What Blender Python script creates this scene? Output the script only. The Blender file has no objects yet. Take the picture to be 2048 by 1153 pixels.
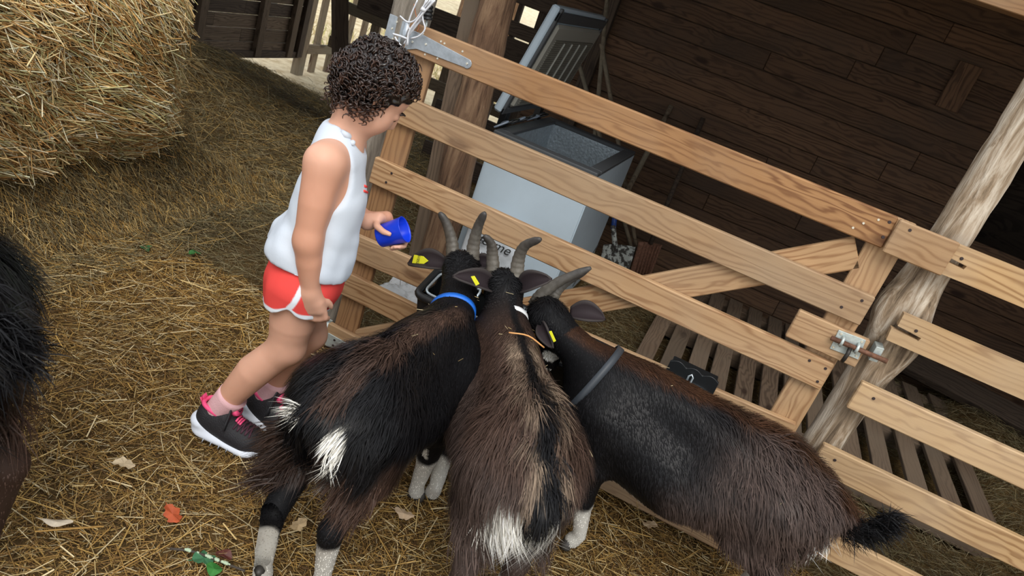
import bpy, bmesh, math, random
import numpy as np
from mathutils import Vector, Matrix, noise as mnoise
random.seed(7)
RNG = np.random.default_rng(11)

# ---------------------------------------------------------------- camera
SC = bpy.context.scene
COL = SC.collection
FPX = 1490.34                      # focal length in pixels of a 2048 wide frame
CAM = np.array([0.998, -2.018, 1.373])
ROT = np.array([[0.8839, 0.3408, 0.3202], [0.4196, -0.2756, -0.8649], [-0.2065, 0.8988, -0.3866]])
ROT[0] /= np.linalg.norm(ROT[0])
ROT[2] -= ROT[0] * (ROT[0] @ ROT[2]); ROT[2] /= np.linalg.norm(ROT[2])
ROT[1] = np.cross(ROT[2], ROT[0])
cam_data = bpy.data.cameras.new('camera')
cam_data.sensor_width = 36.0
cam_data.lens = FPX / 2048 * 36
cam_data.clip_start = 0.02
cam_data.clip_end = 200
cam = bpy.data.objects.new('camera', cam_data)
COL.objects.link(cam)
cam.matrix_world = Matrix((
    (ROT[0][0], -ROT[1][0], -ROT[2][0], CAM[0]),
    (ROT[0][1], -ROT[1][1], -ROT[2][1], CAM[1]),
    (ROT[0][2], -ROT[1][2], -ROT[2][2], CAM[2]),
    (0, 0, 0, 1)))
SC.camera = cam
cam_data.dof.use_dof = True
cam_data.dof.focus_distance = 2.15
cam_data.dof.aperture_fstop = 9.0

# ---------------------------------------------------------------- light: bright overcast sky
world = bpy.data.worlds.new('sky')
SC.world = world
world.use_nodes = True
_n = world.node_tree.nodes
_bg = _n['Background']
_bg.inputs['Color'].default_value = (0.90, 0.95, 1.0, 1)
_bg.inputs['Strength'].default_value = 1.05
sun_d = bpy.data.lights.new('sun', 'SUN')
sun_d.energy = 1.7
sun_d.angle = math.radians(32)
sun_d.color = (1.0, 0.96, 0.9)
sun = bpy.data.objects.new('sun', sun_d)
COL.objects.link(sun)
sun.rotation_euler = (math.radians(38), math.radians(14), math.radians(0))
SC.view_settings.view_transform = 'Standard'
SC.view_settings.look = 'None'
SC.view_settings.gamma = 1.0
SC.view_settings.use_curve_mapping = False
SC.view_settings.exposure = 0.35

# ---------------------------------------------------------------- helpers: rays from the photograph, used to find real positions
def ray(px, py):
    return ROT.T @ np.array([(px - 1024) / FPX, (py - 576.5) / FPX, 1.0])
def aty(px, py, y):
    d = ray(px, py); return CAM + d * ((y - CAM[1]) / d[1])
def atz(px, py, z):
    d = ray(px, py); return CAM + d * ((z - CAM[2]) / d[2])
def atx(px, py, x):
    d = ray(px, py); return CAM + d * ((x - CAM[0]) / d[0])
def atp(px, py, p0, n):
    d = ray(px, py); p0 = np.array(p0); n = np.array(n)
    return CAM + d * (((p0 - CAM) @ n) / (d @ n))

# ---------------------------------------------------------------- helpers: objects
def tag(o, label=None, cat=None, group=None, kind=None):
    if label: o['label'] = label
    if cat: o['category'] = cat
    if group: o['group'] = group
    if kind: o['kind'] = kind
    return o
PINV = {}
def thing(name, label, cat, loc=(0, 0, 0), group=None, kind=None):
    o = bpy.data.objects.new(name, None)
    COL.objects.link(o)
    o.location = loc
    o.empty_display_size = 0.05
    PINV[o.name] = Matrix.Translation(-Vector(loc))
    return tag(o, label, cat, group, kind)
def link(name, me, mat=None, par=None, mw=None):
    o = bpy.data.objects.new(name, me)
    COL.objects.link(o)
    if mat is not None and not me.materials: me.materials.append(mat)
    if mw is not None:
        o.matrix_world = mw
        PINV[o.name] = mw.inverted()
    if par is not None:
        o.parent = par
        o.matrix_parent_inverse = PINV.get(par.name, Matrix.Identity(4))
    return o
def mesh_arrays(name, V, F, col=None, smooth=False, attrs=None):
    """V (n,3) array, F (m,k) int array of one polygon size, col (n,3) vertex colours"""
    V = np.asarray(V, np.float32); F = np.asarray(F, np.int32)
    me = bpy.data.meshes.new(name)
    m, k = F.shape
    me.vertices.add(len(V)); me.vertices.foreach_set('co', V.ravel())
    me.loops.add(m * k); me.loops.foreach_set('vertex_index', F.ravel())
    me.polygons.add(m)
    me.polygons.foreach_set('loop_start', np.arange(0, m * k, k, dtype=np.int32))
    me.polygons.foreach_set('loop_total', np.full(m, k, np.int32))
    if smooth: me.polygons.foreach_set('use_smooth', np.ones(m, bool))
    me.update(calc_edges=True)
    if col is not None:
        a = me.color_attributes.new('Col', 'FLOAT_COLOR', 'POINT')
        c = np.ones((len(V), 4), np.float32); c[:, :3] = col
        a.data.foreach_set('color', c.ravel())
    return me
def frame(x, n):
    """rotation with local X along x and local Z near n"""
    x = Vector(x).normalized(); n = Vector(n)
    y = n.cross(x).normalized(); z = x.cross(y)
    return Matrix((x, y, z)).transposed()
BOXES = {}
def box_mesh(sx, sy, sz, bev=0.002, seg=1):
    key = (round(sx, 4), round(sy, 4), round(sz, 4), bev, seg)
    bm = bmesh.new()
    bmesh.ops.create_cube(bm, size=1.0)
    for v in bm.verts: v.co = Vector((v.co.x * sx, v.co.y * sy, v.co.z * sz))
    if bev: bmesh.ops.bevel(bm, geom=list(bm.edges), offset=bev, segments=seg, affect='EDGES')
    me = bpy.data.meshes.new('box')
    bm.to_mesh(me); bm.free()
    return me
def board(name, p0, p1, width, thick, normal, mat, par=None, bev=0.002, skew=0, wob=0.0):
    """a plank from p0 to p1 (centre line), local X along it, local Z = normal (thickness), local Y = width"""
    p0 = Vector(p0); p1 = Vector(p1)
    L = (p1 - p0).length
    me = box_mesh(L, width, thick, bev)
    if skew or wob:
        for v in me.vertices:
            v.co.x += skew * v.co.y / width
            if wob: v.co.y += wob * math.sin(v.co.x * 9 + v.co.y * 3)
    R = frame(p1 - p0, normal)
    mw = R.to_4x4(); mw.translation = (p0 + p1) / 2
    return link(name, me, mat, par, mw)
def blk(name, c, size, mat, par=None, bev=0.002, rot=None, seg=1):
    me = box_mesh(size[0], size[1], size[2], bev, seg)
    mw = (rot.to_4x4() if rot is not None else Matrix.Identity(4)); mw.translation = Vector(c)
    return link(name, me, mat, par, mw)
def sweep(pts, rad, n=8, caps=True, up=(0, 0, 1), flat=None):
    """tube arrays along pts with per point radius; flat = (a,b) scale of cross-section"""
    P = np.asarray(pts, float); r = np.broadcast_to(np.asarray(rad, float), (len(P),))
    T = np.gradient(P, axis=0); T /= np.linalg.norm(T, axis=1)[:, None] + 1e-12
    u = np.array(up, float)
    if abs(u @ T[0]) > 0.95: u = np.array([1.0, 0, 0])
    Ns = []
    a = u - T[0] * (u @ T[0]); a /= np.linalg.norm(a)
    for i in range(len(P)):
        a = a - T[i] * (a @ T[i]); a /= np.linalg.norm(a) + 1e-12
        Ns.append(a)
    N = np.array(Ns); B = np.cross(T, N)
    th = np.arange(n) * 2 * np.pi / n
    fa, fb = flat if flat else (1, 1)
    V = P[:, None] + r[:, None, None] * (fa * np.cos(th)[None, :, None] * N[:, None] + fb * np.sin(th)[None, :, None] * B[:, None])
    V = V.reshape(-1, 3)
    F = []
    for i in range(len(P) - 1):
        for j in range(n):
            F.append((i * n + j, i * n + (j + 1) % n, (i + 1) * n + (j + 1) % n, (i + 1) * n + j))
    if caps:
        V = np.vstack([V, P[0], P[-1]]); c0 = len(V) - 2
        for j in range(n):
            F.append((c0, (j + 1) % n, j, c0))
            k = (len(P) - 1) * n
            F.append((c0 + 1, k + j, k + (j + 1) % n, c0 + 1))
    return V, F
def mesh_poly(name, V, F, smooth=True, col=None):
    me = bpy.data.meshes.new(name)
    F = [tuple(dict.fromkeys(f)) for f in F]
    me.from_pydata([tuple(v) for v in V], [], F)
    if smooth: me.polygons.foreach_set('use_smooth', np.ones(len(me.polygons), bool))
    if col is not None:
        a = me.color_attributes.new('Col', 'FLOAT_COLOR', 'POINT')
        c = np.ones((len(V), 4), np.float32); c[:, :3] = col
        a.data.foreach_set('color', c.ravel())
    me.update()
    return me
def tube(name, pts, rad, mat, par=None, n=8, smooth=True, flat=None, up=(0, 0, 1)):
    V, F = sweep(pts, rad, n, flat=flat, up=up)
    return link(name, mesh_poly(name, V, F, smooth), mat, par)
def spline(pts, n):
    """Catmull-Rom through pts (k,d) sampled at n points"""
    P = np.asarray(pts, float)
    P = np.vstack([2 * P[0] - P[1], P, 2 * P[-1] - P[-2]])
    t = np.linspace(0, len(P) - 3 - 1e-6, n); i = t.astype(int); f = (t - i)[:, None]
    a, b, c, d = P[i], P[i + 1], P[i + 2], P[i + 3]
    return 0.5 * (2 * b + (c - a) * f + (2 * a - 5 * b + 4 * c - d) * f ** 2 + (3 * b - a - 3 * c + d) * f ** 3)

# ---------------------------------------------------------------- helpers: materials
MATS = {}
class NT:
    def __init__(s, name):
        s.m = bpy.data.materials.new(name); s.m.use_nodes = True
        s.t = s.m.node_tree; s.n = s.t.nodes; s.b = s.n['Principled BSDF']; s.out = s.n['Material Output']
    def add(s, typ, **kw):
        nd = s.n.new(typ)
        for k, v in kw.items():
            if k in nd.inputs: 
                nd.inputs[k].default_value = v
            else: setattr(nd, k, v)
        return nd
    def l(s, a, b): s.t.links.new(a, b)
    def math(s, op, a, b=None, clamp=False):
        nd = s.n.new('ShaderNodeMath'); nd.operation = op; nd.use_clamp = clamp
        for i, v in enumerate((a, b)):
            if v is None: continue
            if isinstance(v, (int, float)): nd.inputs[i].default_value = v
            else: s.l(v, nd.inputs[i])
        return nd.outputs[0]
    def ramp(s, fac, stops, interp='LINEAR'):
        nd = s.n.new('ShaderNodeValToRGB'); nd.color_ramp.interpolation = interp
        e = nd.color_ramp.elements
        while len(e) < len(stops): e.new(0.5)
        for el, (p, c) in zip(e, stops):
            el.position = p; el.color = (c[0], c[1], c[2], 1) if len(c) == 3 else c
        s.l(fac, nd.inputs[0]); return nd.outputs[0]
    def mix(s, fac, a, b, mode='MIX'):
        nd = s.n.new('ShaderNodeMix'); nd.data_type = 'RGBA'; nd.blend_type = mode
        for i, v in ((0, fac), (6, a), (7, b)):
            if isinstance(v, (int, float)): nd.inputs[i].default_value = v
            elif isinstance(v, (tuple, list)): nd.inputs[i].default_value = (v[0], v[1], v[2], 1)
            else: s.l(v, nd.inputs[i])
        return nd.outputs[2]
    def bump(s, h, strength=0.3, dist=0.01):
        nd = s.n.new('ShaderNodeBump'); nd.inputs['Strength'].default_value = strength; nd.inputs['Distance'].default_value = dist
        s.l(h, nd.inputs['Height']); s.l(nd.outputs[0], s.b.inputs['Normal'])
def plain(name, c, rough=0.6, metal=0.0, spec=0.5, coat=0, noise=0.0, nscale=30, bump=0.0, sss=0):
    if name in MATS: return MATS[name]
    s = NT(name)
    s.b.inputs['Base Color'].default_value = (c[0], c[1], c[2], 1)
    s.b.inputs['Roughness'].default_value = rough
    s.b.inputs['Metallic'].default_value = metal
    s.b.inputs['Specular IOR Level'].default_value = spec
    if sss: 
        s.b.inputs['Subsurface Weight'].default_value = sss
        s.b.inputs['Subsurface Radius'].default_value = (0.012, 0.005, 0.003)
    if noise or bump:
        tc = s.add('ShaderNodeTexCoord')
        nz = s.add('ShaderNodeTexNoise', Scale=float(nscale), Detail=6.0, Roughness=0.6); s.l(tc.outputs['Object'], nz.inputs['Vector'])
        if noise:
            k = [max(0, v * (1 - noise)) for v in c]; kk = [min(1, v * (1 + noise)) for v in c]
            s.l(s.ramp(nz.outputs['Fac'], [(0.3, k), (0.7, kk)]), s.b.inputs['Base Color'])
        if bump: s.bump(nz.outputs['Fac'], bump, 0.004)
    MATS[name] = s.m
    return s.m
def vcol(name, rough=0.6, spec=0.4, sheen=0, noise=0.0, nscale=60, sss=0, bump=0, trans=0):
    """takes its colour from the mesh's own colour attribute"""
    if name in MATS: return MATS[name]
    s = NT(name)
    a = s.add('ShaderNodeAttribute', attribute_name='Col')
    c = a.outputs['Color']
    s.b.inputs['Roughness'].default_value = rough
    s.b.inputs['Specular IOR Level'].default_value = spec
    if sss:
        s.b.inputs['Subsurface Weight'].default_value = sss
        s.b.inputs['Subsurface Radius'].default_value = (0.012, 0.005, 0.003)
        s.b.inputs['Subsurface Scale'].default_value = 1.0
    if noise or bump:
        tc = s.add('ShaderNodeTexCoord')
        nz = s.add('ShaderNodeTexNoise', Scale=float(nscale), Detail=5.0); s.l(tc.outputs['Object'], nz.inputs['Vector'])
        if noise: c = s.mix(noise, c, s.ramp(nz.outputs['Fac'], [(0.3, (0.3, 0.3, 0.3)), (0.7, (1, 1, 1))]), 'MULTIPLY')
        if bump: s.bump(nz.outputs['Fac'], bump, 0.003)
    s.l(c, s.b.inputs['Base Color'])
    MATS[name] = s.m
    return s.m
def wood(name, light, dark, rings=60, rough=0.65, var=0.25, weather=0.0, wcol=(0.3, 0.28, 0.25), knots=True, bump=0.25, spec=0.3):
    """sawn wood, grain along the object's local X"""
    if name in MATS: return MATS[name]
    s = NT(name)
    tc = s.add('ShaderNodeTexCoord'); oi = s.add('ShaderNodeObjectInfo')
    off = s.add('ShaderNodeVectorMath', operation='MULTIPLY_ADD')
    comb = s.add('ShaderNodeCombineXYZ')
    for i in range(3): s.l(oi.outputs['Random'], comb.inputs[i])
    s.l(comb.outputs[0], off.inputs[0]); off.inputs[1].default_value = (37, 3.1, 5.7); s.l(tc.outputs['Object'], off.inputs[2])
    P = off.outputs[0]
    # knots
    mk = s.add('ShaderNodeMapping'); mk.inputs['Scale'].default_value = (3.2, 9.0, 9.0); s.l(P, mk.inputs['Vector'])
    vo = s.add('ShaderNodeTexVoronoi', Scale=1.0, Randomness=1.0); s.l(mk.outputs[0], vo.inputs['Vector'])
    kd = vo.outputs['Distance']
    mp = s.add('ShaderNodeMapping'); mp.inputs['Scale'].default_value = (2.6, 13.0, 13.0); s.l(P, mp.inputs['Vector'])
    n1 = s.add('ShaderNodeTexNoise', Scale=1.0, Detail=2.0, Distortion=1.2); s.l(mp.outputs[0], n1.inputs['Vector'])
    sep = s.add('ShaderNodeSeparateXYZ'); s.l(P, sep.inputs[0])
    bend = s.math('MULTIPLY', n1.outputs['Fac'], 7.0)
    if knots:
        kk = s.math('DIVIDE', 0.35, s.math('ADD', kd, 0.12))
        bend = s.math('ADD', bend, kk)
    ph = s.math('ADD', s.math('MULTIPLY', sep.outputs['Y'], float(rings) * 5.0), s.math('MULTIPLY', bend, 4.0))
    ring = s.math('MULTIPLY_ADD', s.math('SINE', ph), 0.5); 
    ring.node.inputs[2].default_value = 0.5
    ring = s.math('POWER', ring, 2.2)
    mf = s.add('ShaderNodeMapping'); mf.inputs['Scale'].default_value = (9.0, 260.0, 260.0); s.l(P, mf.inputs['Vector'])
    fine = s.add('ShaderNodeTexNoise', Scale=1.0, Detail=3.0); s.l(mf.outputs[0], fine.inputs['Vector'])
    mc = s.add('ShaderNodeMapping'); mc.inputs['Scale'].default_value = (1.2, 16.0, 16.0); s.l(P, mc.inputs['Vector'])
    nc = s.add('ShaderNodeTexNoise', Scale=1.0, Detail=1.0); s.l(mc.outputs[0], nc.inputs['Vector'])
    ring = s.math('MULTIPLY', ring, s.math('MULTIPLY', nc.outputs['Fac'], 1.9))
    fac = s.math('ADD', s.math('MULTIPLY', ring, 0.62), s.math('MULTIPLY', fine.outputs['Fac'], 0.5))
    col = s.ramp(fac, [(0.25, light), (0.85, dark)])
    if knots:
        col = s.mix(s.ramp(kd, [(0.09, (1, 1, 1)), (0.17, (0, 0, 0))]), col, [dark[0] * .45, dark[1] * .36, dark[2] * .33])
    mb = s.add('ShaderNodeMapping'); mb.inputs['Scale'].default_value = (2.0, 9.0, 9.0); s.l(P, mb.inputs['Vector'])
    n2 = s.add('ShaderNodeTexNoise', Scale=1.3, Detail=4.0); s.l(mb.outputs[0], n2.inputs['Vector'])
    col = s.mix(s.ramp(n2.outputs['Fac'], [(0.35, (0, 0, 0)), (0.75, (0.6, 0.6, 0.6))]), col, [(l * .55 + d * .45) * .8 for l, d in zip(light, dark)])
    if weather:
        n3 = s.add('ShaderNodeTexNoise', Scale=2.2, Detail=6.0); s.l(P, n3.inputs['Vector'])
        col = s.mix(s.ramp(n3.outputs['Fac'], [(0.5 - weather * .3, (0, 0, 0)), (0.85 - weather * .3, (1, 1, 1))]), col, wcol)
    hs = s.add('ShaderNodeHueSaturation')
    hs.inputs['Value'].default_value = 1
    s.l(s.math('MULTIPLY_ADD', oi.outputs['Random'], var * 2).node.outputs[0], hs.inputs['Value'])
    hs.inputs['Value'].links[0].from_node.inputs[2].default_value = 1 - var
    s.l(col, hs.inputs['Color']); s.l(hs.outputs[0], s.b.inputs['Base Color'])
    s.b.inputs['Roughness'].default_value = rough
    s.b.inputs['Specular IOR Level'].default_value = spec
    s.bump(fac, bump, 0.002)
    MATS[name] = s.m
    return s.m

# ---------------------------------------------------------------- helpers: solid shapes by distance fields, meshed with surface nets
class Field:
    def __init__(s, lo, hi, h):
        s.lo = np.array(lo, np.float32); s.h = h
        s.n = np.maximum(((np.array(hi) - np.array(lo)) / h).astype(int) + 2, 4)
        s.D = np.full(s.n, 9.0, np.float32)
    def sub(s, lo, hi):
        a = np.clip(((np.array(lo) - s.lo) / s.h).astype(int), 0, s.n - 1)
        b = np.clip(((np.array(hi) - s.lo) / s.h).astype(int) + 2, 0, s.n)
        if np.any(b <= a): return None, None
        sl = tuple(slice(a[i], b[i]) for i in range(3))
        ax = [s.lo[i] + s.h * np.arange(a[i], b[i], dtype=np.float32) for i in range(3)]
        return sl, np.meshgrid(*ax, indexing='ij', sparse=True)
    def smin(s, sl, d, k):
        o = s.D[sl]
        if k <= 0: s.D[sl] = np.minimum(o, d); return
        hh = np.clip(0.5 + 0.5 * (o - d) / k, 0, 1)
        s.D[sl] = o * (1 - hh) + d * hh - k * hh * (1 - hh)
    def cone(s, a, b, ra, rb, k=0.03, sc=None):
        """tapered capsule; sc squeezes along a unit direction: (dir, factor)"""
        a = np.array(a, float); b = np.array(b, float); m = max(ra, rb) + k + 2 * s.h
        sl, G = s.sub(np.minimum(a, b) - m, np.maximum(a, b) + m)
        if sl is None: return
        ba = b - a; L = ba @ ba + 1e-12
        q = [G[i] - a[i] for i in range(3)]
        t = np.clip((q[0] * ba[0] + q[1] * ba[1] + q[2] * ba[2]) / L, 0, 1)
        r = [q[i] - t * ba[i] for i in range(3)]
        if sc is not None:
            u = np.array(sc[0], float); f = sc[1]
            w = (r[0] * u[0] + r[1] * u[1] + r[2] * u[2]) * (1 / f - 1)
            r = [r[i] + w * u[i] for i in range(3)]
        d = np.sqrt(r[0] ** 2 + r[1] ** 2 + r[2] ** 2) - (ra + (rb - ra) * t)
        s.smin(sl, d.astype(np.float32), k)
    def chain(s, pts, rads, k=0.03, sc=None):
        """tapered tube through pts, blended as a whole so its joints do not swell"""
        P = np.array(pts, float); r_ = np.array(rads, float); m = r_.max() + k + 2 * s.h
        sl, G = s.sub(P.min(0) - m, P.max(0) + m)
        if sl is None: return
        best = None
        for i in range(len(P) - 1):
            a, b = P[i], P[i + 1]; ba = b - a; L = ba @ ba + 1e-12
            q = [G[j] - a[j] for j in range(3)]
            t = np.clip((q[0] * ba[0] + q[1] * ba[1] + q[2] * ba[2]) / L, 0, 1)
            r = [q[j] - t * ba[j] for j in range(3)]
            if sc is not None:
                u = np.array(sc[0], float)
                w = (r[0] * u[0] + r[1] * u[1] + r[2] * u[2]) * (1 / sc[1] - 1)
                r = [r[j] + w * u[j] for j in range(3)]
            d = np.sqrt(r[0] ** 2 + r[1] ** 2 + r[2] ** 2) - (r_[i] + (r_[i + 1] - r_[i]) * t)
            best = d if best is None else np.minimum(best, d)
        s.smin(sl, best.astype(np.float32), k)
    def ell_d(s, G, c, r, R=None):
        q = [G[i] - c[i] for i in range(3)]
        if R is not None:
            R = np.array(R)
            q = [q[0] * R[0][i] + q[1] * R[1][i] + q[2] * R[2][i] for i in range(3)]
        k0 = np.sqrt((q[0] / r[0]) ** 2 + (q[1] / r[1]) ** 2 + (q[2] / r[2]) ** 2)
        k1 = np.sqrt((q[0] / r[0] ** 2) ** 2 + (q[1] / r[1] ** 2) ** 2 + (q[2] / r[2] ** 2) ** 2) + 1e-9
        return (k0 * (k0 - 1) / k1).astype(np.float32)
    def ell(s, c, r, k=0.02, R=None):
        """R columns are the ellipsoid's axes"""
        c = np.array(c, float); m = max(r) + k + 2 * s.h
        sl, G = s.sub(c - m, c + m)
        if sl is None: return
        s.smin(sl, s.ell_d(G, c, r, R), k)
    def cut_ell(s, c, r, k=0.01, R=None):
        c = np.array(c, float); m = max(r) + k + 2 * s.h
        sl, G = s.sub(c - m, c + m)
        if sl is None: return
        d = -s.ell_d(G, c, r, R); o = s.D[sl]
        hh = np.clip(0.5 - 0.5 * (o - d) / k, 0, 1)
        s.D[sl] = o * (1 - hh) + d * hh + k * hh * (1 - hh)
    def rbox(s, c, half, r, k=0.0, R=None):
        c = np.array(c, float); m = float(np.linalg.norm(half)) + r + k + 2 * s.h
        sl, G = s.sub(c - m, c + m)
        if sl is None: return
        q = [G[i] - c[i] for i in range(3)]
        if R is not None:
            R = np.array(R); q = [q[0] * R[0][i] + q[1] * R[1][i] + q[2] * R[2][i] for i in range(3)]
        e = [np.abs(q[i]) - (half[i] - r) for i in range(3)]
        out = np.sqrt(np.maximum(e[0], 0) ** 2 + np.maximum(e[1], 0) ** 2 + np.maximum(e[2], 0) ** 2)
        d = out + np.minimum(np.maximum(np.maximum(e[0], e[1]), e[2]), 0) - r
        s.smin(sl, d.astype(np.float32), k)
    def halfspace(s, p, n, k=0.0):
        """keep the side n points away from"""
        ax = [s.lo[i] + s.h * np.arange(s.n[i], dtype=np.float32) for i in range(3)]
        G = np.meshgrid(*ax, indexing='ij', sparse=True)
        n = np.array(n, float); n = n / np.linalg.norm(n)
        d = ((G[0] - p[0]) * n[0] + (G[1] - p[1]) * n[1] + (G[2] - p[2]) * n[2]).astype(np.float32)
        if k <= 0: s.D = np.maximum(s.D, d)
        else:
            hh = np.clip(0.5 - 0.5 * (s.D - d) / k, 0, 1)
            s.D = s.D * (1 - hh) + d * hh + k * hh * (1 - hh)
    def grid(s):
        ax = [s.lo[i] + s.h * np.arange(s.n[i], dtype=np.float32) for i in range(3)]
        return np.meshgrid(*ax, indexing='ij', sparse=True)
    def nets(s):
        D = s.D; n = np.array(D.shape) - 1
        S = D < 0
        cnt = np.zeros(n, np.int8)
        for dx in (0, 1):
            for dy in (0, 1):
                for dz in (0, 1):
                    cnt += S[dx:dx + n[0], dy:dy + n[1], dz:dz + n[2]]
        act = (cnt > 0) & (cnt < 8)
        I = np.argwhere(act)
        idx = np.full(n, -1, np.int32); idx[act] = np.arange(len(I))
        acc = np.zeros((len(I), 3)); num = np.zeros(len(I))
        cs = [(a, b, c) for a in (0, 1) for b in (0, 1) for c in (0, 1)]
        for a in cs:
            for ax in range(3):
                if a[ax]: continue
                b = list(a); b[ax] = 1
                da = D[I[:, 0] + a[0], I[:, 1] + a[1], I[:, 2] + a[2]]
                db = D[I[:, 0] + b[0], I[:, 1] + b[1], I[:, 2] + b[2]]
                x = (da < 0) != (db < 0)
                t = np.where(x, da / np.where(x, da - db, 1), 0)
                p = np.tile(np.array(a, float), (len(I), 1)); p[:, ax] += t
                acc[x] += p[x]; num[x] += 1
        V = s.lo + s.h * (I + acc / num[:, None])
        Q = []
        for ax in range(3):
            o1, o2 = [(1, 2), (2, 0), (0, 1)][ax]
            sl0 = [slice(1, -1)] * 3; sl0[ax] = slice(0, -1)
            sl1 = [slice(1, -1)] * 3; sl1[ax] = slice(1, None)
            A = S[tuple(sl0)]; B = S[tuple(sl1)]
            E = np.argwhere(A != B)
            if not len(E): continue
            fl = A[E[:, 0], E[:, 1], E[:, 2]]
            base = E.copy()
            for i in range(3):
                if i != ax: base[:, i] += 1
            def cell(d1, d2):
                c = base.copy(); c[:, o1] -= d1; c[:, o2] -= d2
                return idx[c[:, 0], c[:, 1], c[:, 2]]
            q = np.stack([cell(1, 1), cell(0, 1), cell(0, 0), cell(1, 0)], 1)
            q[~fl] = q[~fl][:, ::-1]
            Q.append(q)
        Q = np.vstack(Q)
        return V, Q
def relax(V, Q, it=2, lam=0.5):
    E = np.vstack([Q[:, [0, 1]], Q[:, [1, 2]], Q[:, [2, 3]], Q[:, [3, 0]]])
    for _ in range(it):
        acc = np.zeros_like(V); num = np.zeros(len(V))
        np.add.at(num, E[:, 0], 1); np.add.at(num, E[:, 1], 1)
        for i in range(3):
            acc[:, i] = np.bincount(E[:, 0], V[E[:, 1], i], len(V)) + np.bincount(E[:, 1], V[E[:, 0], i], len(V))
        V = V + lam * (acc / num[:, None] - V)
    return V
def vnormals(V, Q):
    n = np.cross(V[Q[:, 2]] - V[Q[:, 0]], V[Q[:, 3]] - V[Q[:, 1]])
    N = np.zeros_like(V)
    for i in range(3):
        for k in range(4): N[:, i] += np.bincount(Q[:, k], n[:, i], len(V))
    return N / (np.linalg.norm(N, axis=1)[:, None] + 1e-12)
def hash_noise(P, s, seed=0):
    """smooth value noise on points (n,3), about -1..1"""
    P = np.asarray(P, float) * s + 1000.0
    i = np.floor(P).astype(np.int64); f = P - i; f = f * f * (3 - 2 * f)
    out = 0
    for a in (0, 1):
        for b in (0, 1):
            for c in (0, 1):
                h = ((i[:, 0] + a) * 73856093 ^ (i[:, 1] + b) * 19349663 ^ (i[:, 2] + c) * 83492791 ^ (seed * 2654435761 & 0x7fffffff)) & 0xffffffff
                h = (h ^ (h >> 13)) * 1274126177 & 0xffffffff
                h = (h ^ (h >> 16)) & 0xffff
                w = (f[:, 0] if a else 1 - f[:, 0]) * (f[:, 1] if b else 1 - f[:, 1]) * (f[:, 2] if c else 1 - f[:, 2])
                out = out + w * (h / 32767.5 - 1)
    return out
def samp(V, Q, n, w=None):
    """n random points on quads, with normals"""
    A = np.linalg.norm(np.cross(V[Q[:, 2]] - V[Q[:, 0]], V[Q[:, 3]] - V[Q[:, 1]]), axis=1)
    if w is not None: A = A * w(V[Q].mean(1))
    c = np.cumsum(A); q = np.searchsorted(c, RNG.random(n) * c[-1])
    u = RNG.random((n, 1)); v = RNG.random((n, 1)); f = Q[np.minimum(q, len(Q) - 1)]
    N = vnormals(V, Q)
    mixf = lambda X: (X[f[:, 0]] * (1 - u) + X[f[:, 1]] * u) * (1 - v) + (X[f[:, 3]] * (1 - u) + X[f[:, 2]] * u) * v
    nn = mixf(N)
    return mixf(V), nn / (np.linalg.norm(nn, axis=1)[:, None] + 1e-9)
def strands(name, P0, P1, P2, w, col, tipcol=None, side=None, mid=0.75):
    """flat tapered strands root P0 - middle P1 - tip P2, width w; triangles"""
    n = len(P0); d = P2 - P0
    if side is None: side = RNG.normal(size=(n, 3))
    s = np.cross(d, side); s /= np.linalg.norm(s, axis=1)[:, None] + 1e-12
    w = np.broadcast_to(np.asarray(w, float), (n,))[:, None] * 0.5
    V = np.empty((n, 5, 3), np.float32)
    V[:, 0] = P0 - s * w; V[:, 1] = P0 + s * w
    V[:, 2] = P1 - s * w * mid; V[:, 3] = P1 + s * w * mid
    V[:, 4] = P2
    b = (np.arange(n) * 5)[:, None, None]
    F = (np.array([[0, 1, 3], [0, 3, 2], [2, 3, 4]])[None] + b).reshape(-1, 3)
    C = np.repeat(col[:, None], 5, 1)
    if tipcol is not None: C[:, 4] = tipcol; C[:, 2:4] = 0.5 * (col + tipcol)[:, None]
    return mesh_arrays(name, V.reshape(-1, 3), F, C.reshape(-1, 3), smooth=True)
def straws(name, C, D, L, W, col):
    """stiff three sided straws: centre, unit direction, length, width"""
    n = len(C)
    u = np.cross(D, RNG.normal(size=(n, 3))); u /= np.linalg.norm(u, axis=1)[:, None] + 1e-12
    v = np.cross(D, u)
    W = np.broadcast_to(W, (n,))[:, None]; L = np.broadcast_to(L, (n,))[:, None]
    a = [u, -0.5 * u + 0.5 * v, -0.5 * u - 0.5 * v]
    V = np.empty((n, 6, 3), np.float32)
    for k in range(3):
        V[:, k] = C - D * L / 2 + a[k] * W / 2
        V[:, 3 + k] = C + D * L / 2 + a[k] * W / 2
    b = (np.arange(n) * 6)[:, None, None]
    F = (np.array([[0, 1, 4, 3], [1, 2, 5, 4], [2, 0, 3, 5]])[None] + b).reshape(-1, 4)
    return mesh_arrays(name, V.reshape(-1, 3), F, np.repeat(col[:, None], 6, 1).reshape(-1, 3))
def pick(pal, n, jitter=0.15):
    pal = np.array(pal, float); c = pal[RNG.integers(0, len(pal), n)]
    return np.clip(c * (1 + jitter * RNG.normal(size=(n, 1))), 0.002, 1)

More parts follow.
